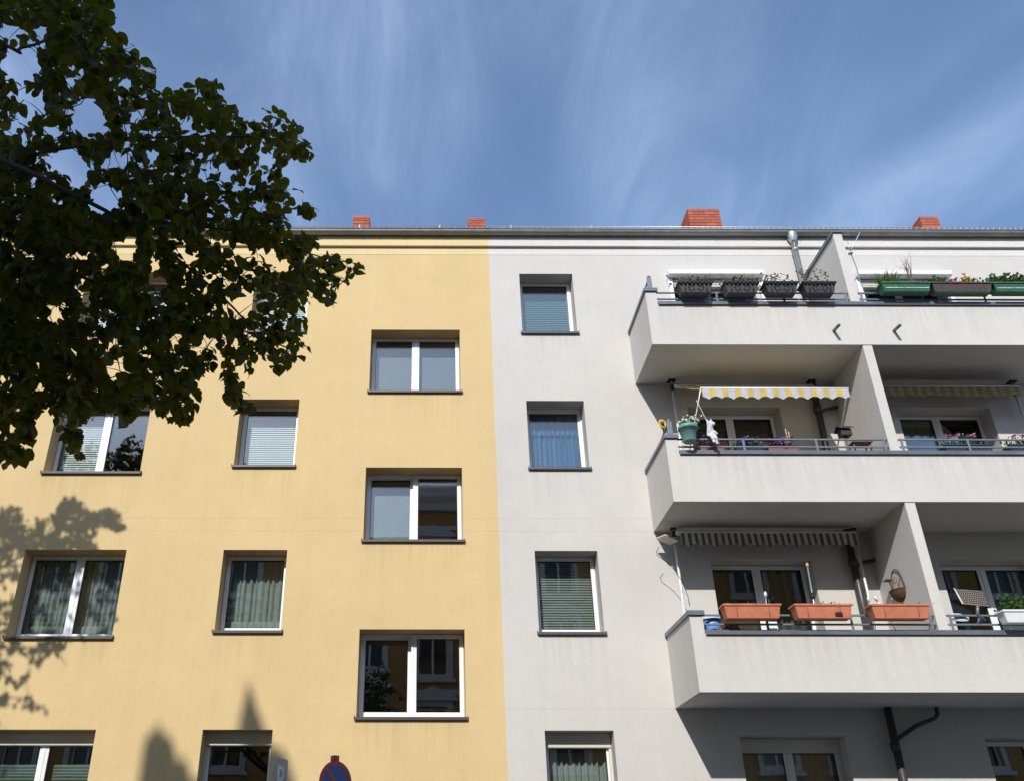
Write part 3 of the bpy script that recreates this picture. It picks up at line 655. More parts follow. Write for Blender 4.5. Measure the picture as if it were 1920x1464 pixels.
# ------------------------------------------------------------------ balconies
BX0, BX1, BY = 3.655, 10.785, -1.284
DV0, DV1 = 7.142, 7.296
for k, zb in enumerate(ZB):
    p = MB()
    zc = zb + 0.815; zs = zb + 1.105
    p.box(BX0, BX0 + 0.185, BY, -0.001, zb, zs); p.box(BX1 - 0.185, BX1, BY, -0.001, zb, zs)
    p.box(BX0 + 0.185, BX1 - 0.185, BY, BY + 0.12, zb, zc)
    p.box(BX0 + 0.185, BX1 - 0.185, BY + 0.12, -0.001, zb, zb + 0.17)
    bal = p.build('balcony', 'balcony', GB)
    for q in ((BX0, BX0 + 0.185), (BX1 - 0.185, BX1)):
        c = MB(); c.box(q[0] - 0.022, q[1] + 0.022, BY - 0.028, -0.002, zs, zs + 0.022); c.box(q[0] - 0.024, q[0] - 0.020, BY - 0.03, -0.002, zs - 0.04, zs + 0.024); c.box(q[1] + 0.02, q[1] + 0.024, BY - 0.03, -0.002, zs - 0.02, zs + 0.024); c.box(q[0] - 0.024, q[1] + 0.024, BY - 0.032, BY - 0.028, zs - 0.04, zs + 0.024)
        c.build('coping', 'coping', bal)
    c = MB(); c.prism_x([(BY - 0.034, zc + 0.035), (BY + 0.15, zc + 0.05), (BY + 0.15, zc + 0.0), (BY + 0.146, zc), (BY + 0.146, zc + 0.001), (BY - 0.030, zc + 0.001), (BY - 0.030, zc - 0.030), (BY - 0.034, zc - 0.030)], BX0 + 0.187, BX1 - 0.187)
    c.build('coping', 'coping', bal)
    top = (ZB[k - 1] if k else 11.77)
    d = MB().box(DV0, DV1, BY + 0.012, -0.001, zb + 0.168, top - 0.001); d.build('dividing_wall', 'balcony', bal, 0.003)
    if k == 0:
        MB().box(DV0 - 0.028, DV1 + 0.028, BY - 0.02, -0.002, 11.77, 11.80).build('coping', 'coping', bal, 0.002)
        MB().box(DV0 - 0.028, DV0 - 0.024, BY - 0.02, -0.002, 11.725, 11.77).build('coping_edge', 'coping', bal)
    yr = BY + 0.045
    for a, b in ((BX0 + 0.185, DV0), (DV1, BX1 - 0.185)):
        for zr in (zb + 1.075, zb + 0.945):
            MB().box(a, b, yr - 0.013, yr + 0.013, zr - 0.013, zr + 0.013).build('rail', 'rail', bal, 0.003)
    for xp in ((4.88, 6.02, 7.085, 7.36, 8.40, 9.46) if k != 2 else (4.75, 5.95, 7.07, 7.36, 8.05, 9.3)):
        MB().box(xp - 0.018, xp + 0.018, yr - 0.017, yr - 0.0135, zc + 0.037, zb + 1.089).build('rail_post', 'rail', bal)
    for sx in ((BX0 + 0.095,) if k < 2 else ()):
        zt2 = zs + 0.022
        s = MB(); s.box(sx - 0.03, sx + 0.045, BY + 0.01, BY + 0.05, zt2, zt2 + 0.26); s.lathe((sx + 0.008, BY + 0.03, zt2 + 0.26), [(0.034, 0), (0.03, 0.02), (0.012, 0.04)], 10); s.build('rail_post', 'rail', bal, 0.003)
        s = MB(); s.tube([(sx, BY + 0.04, zt2 + 0.23), (sx, BY + 0.35, zt2 + 0.205), (sx, BY + 0.7, zt2 + 0.14), (sx, BY + 0.95, zt2 + 0.03)], 0.016, 8)
        for yy, hh in ((0.2, 0.215), (0.36, 0.20), (0.52, 0.17), (0.68, 0.14)): s.tube([(sx, BY + yy, zt2), (sx, BY + yy, zt2 + hh)], 0.007, 6)
        s.build('side_rail', 'rail', bal)
# drain spouts of the top balcony
for xs_ in (6.715, 7.72):
    s = MB(); s.tube([(xs_, BY - 0.002, 9.672), (xs_, BY - 0.20, 9.655)], 0.027, 12); s.tube([(xs_, BY - 0.2005, 9.655), (xs_, BY - 0.205, 9.6546)], 0.020, 10)
    s.build('drain_spout', 'coping', GB)

# ------------------------------------------------------------------ plants and boxes on the balconies
def leaves(mb, c, ext, n, size, rnd, up=0.4):
    for _ in range(n):
        p = Vector((c[0] + rnd.gauss(0, ext[0]), c[1] + rnd.gauss(0, ext[1]), c[2] + abs(rnd.gauss(0, ext[2]))))
        a = Vector((rnd.uniform(-1, 1), rnd.uniform(-1, 1), rnd.uniform(-0.5, 1) + up)).normalized(); b = a.cross(Vector((rnd.uniform(-1, 1), rnd.uniform(-1, 1), rnd.uniform(-1, 1)))).normalized()
        s = size * rnd.uniform(0.6, 1.3); w = s * 0.38; nn = a.cross(b) * s * 0.12
        mb.add([p, p + a * s * 0.5 + b * w + nn, p + a * s, p + a * s * 0.5 - b * w + nn], [(0, 1, 2), (0, 2, 3)])
    return mb
def flowers(mb, c, ext, n, r, rnd):
    for _ in range(n):
        p = (c[0] + rnd.gauss(0, ext[0]), c[1] + rnd.gauss(0, ext[1]), c[2] + rnd.gauss(0, ext[2]))
        start = len(mb.v); k = 5; rr = r * rnd.uniform(0.7, 1.2)
        q = Matrix.Translation(p) @ Matrix.Rotation(rnd.uniform(0, 6.3), 4, 'Z') @ Matrix.Rotation(rnd.uniform(0.2, 1.3), 4, 'X')
        vs = [(0, 0, -rr * 0.2)]
        for i in range(k * 2):
            t = math.pi * i / k; ra = rr * (1.0 if i % 2 else 0.6); vs.append((ra * math.cos(t), ra * math.sin(t), rr * (0.25 if i % 2 else 0.05)))
        mb.add([q @ Vector(v) for v in vs], [(0, 1 + i, 1 + (i + 1) % (2 * k)) for i in range(2 * k)])
    return mb
def twigs(mb, base, n, h, spread, rnd, r=0.004, depth=2):
    for _ in range(n):
        d = Vector((rnd.uniform(-1, 1) * spread, rnd.uniform(-1, 1) * spread, 1)).normalized(); L = h * rnd.uniform(0.6, 1.0)
        p0 = Vector(base); p1 = p0 + d * L * 0.5 + Vector((rnd.uniform(-1, 1), rnd.uniform(-1, 1), 0)) * L * 0.06; p2 = p0 + d * L
        mb.tube([p0, p1, p2], [r, r * 0.75, r * 0.4], 4)
        if depth:
            twigs(mb, p1, 2, L * 0.55, spread * 1.6, rnd, r * 0.6, depth - 1); twigs(mb, p2, 2, L * 0.35, spread * 1.6, rnd, r * 0.4, 0)
    return mb
# dark ornamental boxes
zt = 10.50
for i, (x0, x1) in enumerate(((4.17, 4.735), (4.945, 5.515), (5.625, 6.175), (6.265, 6.815))):
    lab = ['dark ornate window box hanging at the corner end of the top balcony rail', 'dark ornate window box with low brown dead plants, second from the corner', 'dark ornate window box with curly dead stalks, third from the corner', 'dark ornate window box on the top balcony rail beside the dividing wall'][i]
    t = thing('flower_box', ((x0 + x1) / 2, -1.40, zt - 0.2), lab, 'flower box', 'dark ornate boxes on the top balcony')
    y0, y1 = -1.52, -1.30
    MB().taper(x0, x1, y0, y1, zt - 0.20, zt - 0.012, 0.045, 0.03).build('box', 'lattice', t, 0.006)
    r = MB(); ring2 = [(x0 - 0.015, x1 + 0.015, y0 - 0.015, y0), (x0 - 0.015, x1 + 0.015, y1, y1 + 0.015), (x0 - 0.015, x0, y0, y1), (x1, x1 + 0.015, y0, y1)]
    for a, b, c, d in ring2: r.box(a, b, c, d, zt - 0.02, zt + 0.008)
    n = 8
    for j in range(n): r.lathe((x0 + (j + 0.5) * (x1 - x0) / n, y0 - 0.006, zt - 0.037), [(0.001, -0.022), (0.02, -0.016), (0.026, 0.0), (0.02, 0.014), (0.001, 0.02)], 8, False)
    r.build('rim', 'lattice_hi', t)
    s = MB()
    def fy(z): return y0 + 0.03 * (zt - z) / 0.19 - 0.006
    for xx in (x0 + 0.10, x1 - 0.10): s.tube([(xx, fy(zt - 0.05), zt - 0.05), (xx, fy(zt - 0.19), zt - 0.19)], 0.008, 6)
    cx = (x0 + x1) / 2
    for sg in (-1, 1):
        path = []
        for a in range(15):
            th = a / 14 * 4.6; rad = 0.052 * (1 - a / 22); zz_ = zt - 0.10 + 0.75 * rad * math.sin(th); path.append((cx + sg * (0.10 - rad * math.cos(th)), fy(zz_), zz_))
        s.tube(path, 0.006, 5)
        path = [(cx + sg * (0.02 + 0.012 * a), 0, zt - 0.155 + 0.02 * math.sin(a * 0.9)) for a in range(10)]; s.tube([(x, fy(z), z) for x, _, z in path], 0.006, 5)
    s.build('scrollwork', 'lattice_hi', t)
    MB().box(x0 + 0.01, x1 - 0.01, y0 + 0.01, y1 - 0.01, zt - 0.03, zt - 0.004).build('soil', 'soil', t)
    rnd = random.Random(40 + i); b = MB()
    if i < 2: leaves(b, (cx, -1.41, zt - 0.005), (0.15, 0.05, 0.06), 260, 0.05, rnd, 0.6); [twigs(b, (cx + q, -1.41, zt), 4, 0.24, 0.6, rnd, 0.004, 2) for q in (-0.2, -0.08, 0.06, 0.19)]
    else:
        for j in range(6):
            px = x0 + 0.06 + rnd.random() * (x1 - x0 - 0.12); path = []; hh = rnd.uniform(0.20, 0.42)
            for a in range(8): path.append((px + 0.03 * math.sin(a * 0.9 + j) + 0.012 * a * rnd.uniform(-1, 1.6), -1.41, zt + hh * a / 7))
            b.tube(path, 0.0045, 5)
            for a in range(2, 8): b.ball((path[a][0] + rnd.uniform(-0.015, 0.015), -1.415, path[a][2]), rnd.uniform(0.012, 0.022), 5, 4)
    b.build('dead_plants', 'dry', t, kind='stuff')
    h = MB()
    for xx in (x0 + 0.12, x1 - 0.12): h.tube([(xx, -1.30, zt - 0.06), (xx, -1.25, zt + 0.005), (xx, -1.222, zt - 0.005), (xx, -1.222, zt - 0.05)], 0.005, 5)
    h.build('hook', 'lattice_hi', t)
# green and brown boxes on the right half of the top balcony
def trough(name, x0, x1, zt, h, mat, lab, grp, y0=-1.52, y1=-1.32, rim=None, dx=0.03, dy=0.03, cat='flower box'):
    t = thing(name, ((x0 + x1) / 2, (y0 + y1) / 2, zt - h), lab, cat, grp)
    b = MB().taper(x0, x1, y0, y1, zt - h, zt - 0.01, dx, dy); b.build('box', mat, t, 0.006)
    r = MB()
    for a, bb, c, d in ((x0 - 0.012, x1 + 0.012, y0 - 0.012, y0 + 0.004), (x0 - 0.012, x1 + 0.012, y1 - 0.004, y1 + 0.012), (x0 - 0.012, x0 + 0.004, y0 + 0.004, y1 - 0.004), (x1 - 0.004, x1 + 0.012, y0 + 0.004, y1 - 0.004)): r.box(a, bb, c, d, zt - 0.022, zt + 0.006)
    r.build('rim', rim or mat, t, 0.003)
    MB().box(x0 + 0.006, x1 - 0.006, y0 + 0.006, y1 - 0.006, zt - 0.03, zt - 0.004).build('soil', 'soil', t)
    return t
rnd = random.Random(9)
t = trough('flower_box', 7.60, 8.42, 10.50, 0.165, 'greenbox', 'weathered green trough beside the dividing wall with grass and a bare shrub', 'troughs on the top balcony')
MB().box(7.64, 8.38, -1.509, -1.5045, 10.385, 10.405).build('chalk_line', 'rimpale', t)
b = MB()
for _ in range(190):
    p = Vector((7.62 + rnd.random() * 0.30, -1.42 + rnd.gauss(0, 0.04), 10.49)); d = Vector((rnd.gauss(0, 0.35), rnd.gauss(0, 0.3), 1)).normalized(); L = rnd.uniform(0.16, 0.34); w = Vector((0.007, 0.003, 0))
    q = p + d * L * 0.6; e = p + d * L + Vector((d.x, d.y, -0.4)) * L * 0.2; b.add([p - w, p + w, q + w, q - w, e], [(0, 1, 2, 3), (3, 2, 4)])
b.build('grass_tuft', 'grass', t, kind='stuff')
b = twigs(MB(), (8.19, -1.42, 10.49), 5, 0.50, 0.30, rnd, 0.006, 2); twigs(b, (8.19, -1.42, 10.49), 3, 0.55, 0.22, rnd, 0.007, 2); b.build('bare_shrub', 'dry', t, kind='stuff')
leaves(MB(), (8.30, -1.42, 10.5), (0.07, 0.04, 0.03), 60, 0.04, rnd).build('foliage', 'plant_dry', t, kind='stuff')
t = trough('flower_box', 8.45, 9.455, 10.50, 0.17, 'brownbox', 'weathered brown trough with yellow and pink flowers on the top balcony', 'troughs on the top balcony')
MB().taper(8.478, 9.427, -1.496, -1.344, 10.32, 10.40, 0.012, 0.012).build('green_base', 'greenbox', t, 0.004)
leaves(leaves(MB(), (8.62, -1.42, 10.5), (0.08, 0.05, 0.06), 160, 0.06, rnd), (9.1, -1.42, 10.5), (0.14, 0.05, 0.05), 150, 0.05, rnd).build('foliage', 'plant', t, kind='stuff')
flowers(MB(), (9.10, -1.44, 10.60), (0.07, 0.04, 0.045), 60, 0.03, rnd).build('yellow_flowers', 'fl_yellow', t, kind='stuff')
flowers(flowers(MB(), (8.83, -1.46, 10.57), (0.02, 0.02, 0.02), 14, 0.034, rnd), (8.95, -1.46, 10.52), (0.05, 0.03, 0.015), 8, 0.018, rnd).build('pink_flowers', 'fl_pink', t, kind='stuff')
twigs(MB(), (9.30, -1.42, 10.5), 6, 0.13, 0.8, rnd, 0.004, 1).build('dead_plants', 'dry', t, kind='stuff')
t = trough('flower_box', 9.49, 10.40, 10.50, 0.165, 'greenbox', 'weathered green trough full of broad dark leaves at the end of the top balcony', 'troughs on the top balcony')
MB().box(9.53, 10.36, -1.509, -1.5045, 10.385, 10.405).build('chalk_line', 'rimpale', t)
b = MB()
for cx_ in (9.60, 9.72, 9.86, 10.0, 10.2): leaves(b, (cx_, -1.43, 10.50), (0.05, 0.045, 0.07), 70, 0.085, rnd, 0.5)
b.build('foliage', 'plant', t, kind='stuff')
# terracotta troughs on the lowest balcony
for i, (x0, x1) in enumerate(((4.085, 4.875), (5.075, 5.87), (6.145, 6.955))):
    lab = ['terracotta trough on the lowest balcony rail above the blue bucket', 'terracotta trough with a black label, between the two plain ones', 'terracotta trough nearest the dividing wall of the lowest balcony'][i]
    zt = 4.945
    t = trough('flower_box', x0, x1, zt, 0.195, 'terracotta', lab, 'terracotta troughs', -1.51, -1.315, None, 0.035, 0.022)
    for xx in (x0 + 0.17, x1 - 0.17): MB().tube([(xx, -1.512, zt - 0.03), (xx + 0.004, -1.498, zt - 0.17), (xx + 0.004, -1.44, zt - 0.20)], 0.005, 5).build('hanger', 'wood', t)
    if i == 1: MB().prism_y([(5.62, 4.785), (5.72, 4.785), (5.72, 4.825), (5.70, 4.835), (5.64, 4.835), (5.62, 4.825)], -1.512, -1.494).build('label_plate', 'black', t)
    leaves(MB(), ((x0 + x1) / 2, -1.41, zt), (0.2, 0.05, 0.02), 60, 0.03, rnd, 0.5).build('dead_plants', 'dry', t, kind='stuff')
# white planter with green plant
t = trough('flower_box', 7.97, 8.75, 4.865, 0.17, 'whitebox', 'white plastic trough with a bushy green plant', None, -1.51, -1.33, None, 0.03, 0.025)
b = MB()
for cx_ in (8.08, 8.18, 8.3, 8.42, 8.55): leaves(b, (cx_, -1.42, 4.87), (0.05, 0.05, 0.09), 90, 0.055, rnd, 0.3)
b.build('foliage', 'plant', t, kind='stuff')
# pots behind the middle railing
def pot_row(x0, x1, mat, fm, lab, grp, leafn, fln, y=-1.06, z=7.60, h=0.14, fr=0.03, fz=0.08):
    t = trough('flower_box', x0, x1, z, h, mat, lab, grp, y - 0.09, y + 0.09, None, 0.02, 0.02)
    leaves(MB(), ((x0 + x1) / 2, y, z), ((x1 - x0) / 4, 0.05, 0.06), leafn, 0.055, rnd, 0.4).build('foliage', 'plant', t, kind='stuff')
    if fln: flowers(MB(), ((x0 + x1) / 2, y - 0.02, z + fz), ((x1 - x0) / 4, 0.05, 0.045), fln, fr, rnd).build('flowers', fm, t, kind='stuff')
    return t
pot_row(4.80, 5.22, 'darkbox', 'fl_violet', 'low dark trough of deep violet flowers behind the middle balcony rail', 'troughs behind the middle rail', 60, 90)
t = pot_row(5.30, 5.78, 'redtray', 'fl_purple', 'red trough of mauve flowers with two canes behind the middle balcony rail', 'troughs behind the middle rail', 50, 110)
for xx, hh in ((5.66, 0.38), (5.70, 0.33)): MB().tube([(xx, -1.08, 7.58), (xx + 0.004, -1.08, 7.56 + hh)], 0.007, 6).build('cane', 'cane', t)
pot_row(4.18, 4.62, 'redtray', 'fl_purple', 'red trough of mauve flowers behind the white cat figure', 'troughs behind the middle rail', 40, 45)
for x0, x1, lab in ((8.08, 8.75, 'dark blue trough of pink geraniums hung behind the middle rail by the dividing wall'), (9.10, 9.75, 'dark blue trough of pink geraniums further along the middle balcony')):
    t = pot_row(x0, x1, 'darkbox', 'fl_pink', lab, 'geranium troughs', 150, 0, -1.10, 7.615, 0.16)
    b = MB()
    for dx, hz in ((0.30, 0.20), (0.12, 0.17), (0.48, 0.19)): flowers(b, (x0 + dx, -1.13, 7.615 + hz), (0.03, 0.02, 0.015), 14, 0.024, rnd)
    b.build('geranium_heads', 'fl_pink', t, kind='stuff')
# teal pot with white flowers at the corner of the middle balcony
t = thing('flower_pot', (3.985, -1.42, 7.53), 'round teal flower pot with white blossom at the corner of the middle balcony', 'flower pot')
p = MB().lathe((3.985, -1.42, 7.53), [(0.092, 0.0), (0.098, 0.01), (0.128, 0.205), (0.146, 0.21), (0.150, 0.265), (0.140, 0.268), (0.132, 0.24)], 28); p.build('pot', 'tealpot', t)
MB().lathe((3.985, -1.42, 7.75), [(0.128, 0.0), (0.13, 0.015)], 20).build('soil', 'soil', t)
leaves(MB(), (4.03, -1.42, 7.78), (0.06, 0.05, 0.06), 120, 0.045, rnd, 0.4).build('foliage', 'plant', t, kind='stuff')
b = flowers(MB(), (4.06, -1.43, 7.92), (0.07, 0.05, 0.035), 60, 0.024, rnd); flowers(b, (3.93, -1.44, 7.88), (0.025, 0.02, 0.02), 10, 0.024, rnd); b.build('flowers', 'fl_white', t, kind='stuff')
b = MB(); b.tube([(3.985 + 0.152 * math.cos(a / 24 * 6.2832), -1.42 + 0.152 * math.sin(a / 24 * 6.2832), 7.725) for a in range(25)], 0.005, 5, False)
for xx in (3.93, 4.04): b.tube([(xx, -1.28, 7.725), (xx, -1.26, 7.69), (xx, -1.25, 7.60)], 0.005, 5)
b.build('ring_holder', 'lattice_hi', t)
# sunflower ornament
t = thing('sunflower_ornament', (3.72, -1.10, 7.72), 'yellow sunflower ornament fixed to the side rail of the middle balcony', 'ornament')
MB().tube([(3.70, -1.08, 7.72), (3.70, -1.10, 7.9), (3.69, -1.14, 7.97)], 0.006, 6).build('stem', 'plant', t)
b = MB()
for j in range(14):
    a = j / 14 * 6.2832; q = Matrix.Translation((3.68, -1.165, 7.985)) @ Matrix.Rotation(0.35, 4, 'Z') @ Matrix.Rotation(a, 4, 'Y')
    b.add([q @ Vector(v) for v in ((0.025, 0, -0.008), (0.05, -0.012, -0.018), (0.085, -0.004, 0.0), (0.05, -0.012, 0.018), (0.025, 0, 0.008))], [(0, 1, 2, 3, 4)])
b.build('petals', 'fl_yellow', t, kind='stuff')
MB().ball((3.675, -1.19, 7.985), 0.034, 12, 8).build('centre', 'wood', t)
# white cat figure, one skin
t = thing('cat_figure', (4.37, -1.33, 7.47), 'white cat figure sitting on the middle balcony rail with its legs dangling', 'figurine')
cb = Vector((4.375, -1.355, 7.64))
sk = [((0, 0, 0), .050), ((-0.012, 0.005, 0.06), .050), ((-0.022, 0.005, 0.125), .044), ((-0.020, -0.002, 0.165), .034), ((-0.012, -0.012, 0.222), .058), ((0.022, -0.036, 0.226), .042), ((0.056, -0.056, 0.214), .022),
      ((0.018, -0.05, -0.02), .032), ((0.030, -0.085, -0.075), .026), ((0.020, -0.078, -0.135), .022), ((0.032, -0.105, -0.168), .026),
      ((-0.024, -0.052, -0.01), .032), ((-0.034, -0.085, -0.055), .026), ((-0.022, -0.080, -0.105), .022), ((-0.020, -0.105, -0.135), .024),
      ((-0.058, -0.005, 0.105), .024), ((-0.075, -0.02, 0.05), .019), ((-0.070, -0.03, 0.0), .018), ((0.018, -0.02, 0.105), .024), ((0.048, -0.045, 0.06), .019), ((0.062, -0.05, 0.025), .018),
      ((-0.040, 0.004, 0.282), .020), ((-0.048, 0.004, 0.335), .004), ((0.010, -0.010, 0.284), .020), ((0.014, -0.010, 0.335), .004)]
ed = [(0, 1), (1, 2), (2, 3), (3, 4), (4, 5), (5, 6), (0, 7), (7, 8), (8, 9), (9, 10), (0, 11), (11, 12), (12, 13), (13, 14), (2, 15), (15, 16), (16, 17), (2, 18), (18, 19), (19, 20), (4, 21), (21, 22), (4, 23), (23, 24)]
me = bpy.data.meshes.new('body'); me.from_pydata([cb + Vector(p) for p, _ in sk], ed, []); me.materials.append(M['whitestone'])
cat = bpy.data.objects.new('body', me); link(cat, t)
smd = cat.modifiers.new('skin', 'SKIN'); smd.use_smooth_shade = True
for i, (_, r) in enumerate(sk): me.skin_vertices[0].data[i].radius = (r, r)
me.skin_vertices[0].data[0].use_root = True
cat.modifiers.new('sub', 'SUBSURF').levels = 2; cat.modifiers['sub'].render_levels = 2
# blue bucket on the lowest balcony
t = thing('bucket', (4.02, -1.06, 4.66), 'light blue plastic bucket with a dark blue rim behind the lowest rail', 'bucket')
MB().lathe((4.03, -1.05, 4.655), [(0.10, 0.0), (0.108, 0.01), (0.132, 0.17), (0.128, 0.172), (0.105, 0.02)], 24).build('pail', 'bluepail', t)
MB().tube([(4.03 + 0.134 * math.cos(a / 24 * 6.2832), -1.05 + 0.134 * math.sin(a / 24 * 6.2832), 4.83) for a in range(25)], 0.011, 6, False).build('rim', 'sign_blue', t)
MB().lathe((4.03, -1.05, 4.83), [(0.131, 0.0), (0.135, 0.045), (0.128, 0.047)], 24).build('collar', 'whitebox', t)
# bird feeder at the end of the middle balcony
t = thing('bird_feeder', (6.62, -1.0, 6.76), 'dark wooden bird feeder on a post behind the middle railing', 'bird feeder')
MB().tube([(6.64, -1.0, 6.762), (6.64, -1.0, 7.84)], 0.018, 8).build('post', 'wood', t)
MB().box(6.55, 6.72, -1.08, -0.94, 7.84, 7.95).build('house', 'panel_dark', t, 0.006)
b = MB(); b.prism_x([(-1.12, 7.945), (-1.01, 8.02), (-0.90, 7.945), (-0.90, 7.955), (-1.01, 8.035), (-1.12, 7.955)], 6.52, 6.75); b.build('roof', 'panel_dark', t)
t = thing('garden_tray', (6.83, -1.05, 6.762), 'brown wooden tray table beside the bird feeder', 'table')
b = MB().box(6.66, 6.98, -1.13, -0.92, 7.685, 7.70); b.box(6.66, 6.98, -1.145, -1.13, 7.68, 7.715); b.build('top', 'wood', t, 0.003)
for xx, yy in ((6.69, -1.1), (6.95, -1.1), (6.69, -0.95), (6.95, -0.95)): MB().tube([(xx, yy, 6.762), (xx, yy, 7.685)], 0.012, 6).build('leg', 'wood', t)

# ------------------------------------------------------------------ awnings
def valance(x0, x1, y, zt, drop, scallops, amp=0.045, fold=0.014, lean=0.04):
    mb = MB(); n = scallops * 8; vs = []
    for j in range(5):
        for i in range(n + 1):
            u = i / n; x = x0 + (x1 - x0) * u
            zb_ = zt - drop + amp * (abs(math.cos(math.pi * scallops * u)) - 0.5)
            s = j / 4; vs.append((x, y - lean * s * 0.4 + fold * s * math.sin(2 * math.pi * scallops * u * 0.5 + 0.5), zt + (zb_ - zt) * s))
    fs = [(j * (n + 1) + i, j * (n + 1) + i + 1, (j + 1) * (n + 1) + i + 1, (j + 1) * (n + 1) + i) for j in range(4) for i in range(n)]
    return mb.add(vs, fs, True)
def awning(x0, x1, yp, ztop, zfloor, mat, lab, fx0, fx1, yf, zf, zr, drop, sc_, arm=True, grp='clamp awnings', polemat='steel', pad=0.065):
    t = thing('awning', ((x0 + x1) / 2, yp, zfloor), lab, 'awning', grp)
    for xx in (x0, x1):
        b = MB(); b.tube([(xx, yp, zfloor), (xx, yp, ztop - 0.02)], 0.021, 12); b.tube([(xx, yp, zfloor + 0.02), (xx, yp, ztop - 1.2)], 0.028, 12); po = b.build('pole', polemat, t)
        MB().box(xx - pad, xx + pad, yp - pad, yp + pad, ztop - 0.021, ztop - 0.002).build('ceiling_pad', 'black', po, 0.004)
        MB().box(xx - 0.028, xx + 0.028, yp - 0.03, yp + 0.03, zr - 0.05, zr + 0.05).build('clamp', 'black', po, 0.004)
    MB().tube([(x0 + 0.02, yp - 0.06, zr), (x1 - 0.02, yp - 0.06, zr)], 0.034, 12).build('roller', 'white_metal', t)
    c = MB(); n = 40
    for i in range(n):
        u0, u1 = i / n, (i + 1) / n
        def P(u, s): 
            xa, xb = x0 + 0.05 + (x1 - x0 - 0.1) * u, fx0 + (fx1 - fx0) * u
            return (xa + (xb - xa) * s, yp - 0.06 + (yf - yp + 0.06) * s, zr + 0.03 + (zf - zr - 0.03) * s - 0.05 * math.sin(math.pi * s))
        for j in range(6): c.quad(P(u0, j / 6), P(u1, j / 6), P(u1, (j + 1) / 6), P(u0, (j + 1) / 6))
    c.build('canopy', mat, t)
    MB().tube([(fx0 - 0.01, yf, zf), (fx1 + 0.01, yf, zf)], 0.016, 10).build('front_bar', 'white_metal', t)
    valance(fx0, fx1, yf - 0.012, zf - 0.008, drop, sc_).build('valance', mat, t)
    if arm:
        for xx, xf in ((x0, fx0), (x1, fx1)): MB().tube([(xf, yf, zf), (xx + (xf - xx) * 0.1, yp - 0.05, zf - 1.02)], 0.011, 8).build('drop_arm', polemat, t)
    return t
AW = awning(4.262, 6.745, -0.135, 9.401, 6.763, 'awn_yellow', 'yellow and grey striped awning extended under the top balcony', 4.39, 6.785, -1.15, 8.645, 9.25, 0.185, 12)
awning(3.93, 6.85, -0.17, 6.591, 3.955, 'awn_grey', 'grey and cream striped awning rolled in above the lowest balcony', 3.975, 6.79, -0.34, 6.455, 6.49, 0.215, 13, False, pad=0.045)
awning(7.62, 10.33, -0.11, 9.401, 6.763, 'awn_beige', 'beige striped awning rolled in on the far side of the dividing wall', 7.70, 10.20, -0.40, 9.135, 9.17, 0.20, 14, False)
# cords from the yellow awning
MB().tube([(4.33, -1.02, 8.50), (4.37, -1.12, 8.2), (4.46, -1.20, 7.72)], 0.006, 6).build('cord', 'cord', AW)
# antenna wire rod on the top dividing wall
t = thing('antenna', (7.36, -1.24, 10.28), 'thin bent antenna rod fixed beside the top dividing wall', 'antenna')
a0, a1, a2 = onY(1612, 437, -1.24), onY(1594, 473, -1.24), onY(1626, 553, -1.22)
MB().tube([a0, a0.lerp(a1, 0.5) + Vector((0.01, 0, 0.01)), a1], 0.011, 6).build('rod', 'galv', t)
MB().tube([onY(1589, 452, -1.24), a1], 0.007, 6).build('rod', 'galv', t)
mid = [onY(u, v, -1.23) for u, v in ((1596, 478), (1604, 497), (1609, 512), (1611, 525), (1618, 540))]
MB().tube([a1] + mid + [a2], 0.008, 6).build('cable', 'rail', t)
b = MB(); b.lathe(tuple(a1 - Vector((0, 0, 0.03))), [(0.02, -0.012), (0.04, -0.01), (0.04, 0.01), (0.02, 0.012)], 10); b.build('joint', 'galv', t)
b = MB(); b.tube([a2 + Vector((-0.03, 0, -0.1)), a2, a2 + Vector((0.06, 0.0, 0.13))], 0.014, 6); b.build('clamp', 'black', t)
# small flat antenna panel on the left pole of the lowest balcony
t = thing('television_aerial', (3.88, -0.25, 5.75), 'flat cream antenna panel with trailing cable on the awning pole', 'antenna')
c0 = onY(1262, 1016, -0.26); c1 = onY(1234, 1024, -0.52)
b = MB().box(-0.24, 0.02, -0.13, 0.13, -0.012, 0.012); b.xform(Matrix.Translation(c0) @ Matrix.Rotation(0.30, 4, 'Y') @ Matrix.Rotation(0.35, 4, 'Z')); b.build('panel', 'panel_cream', t, 0.008)
pts = [onY(u, v, -0.4) for u, v in ((1236, 1025), (1231, 1033), (1233, 1041), (1243, 1048), (1256, 1058), (1268, 1072), (1280, 1092), (1290, 1118), (1293, 1135))]
MB().tube(pts, 0.005, 6).build('cable', 'black', t)
b = MB(); b.tube([c0, c0 + Vector((0.05, 0.05, 0.0))], 0.012, 6); b.build('bracket', 'black', t)
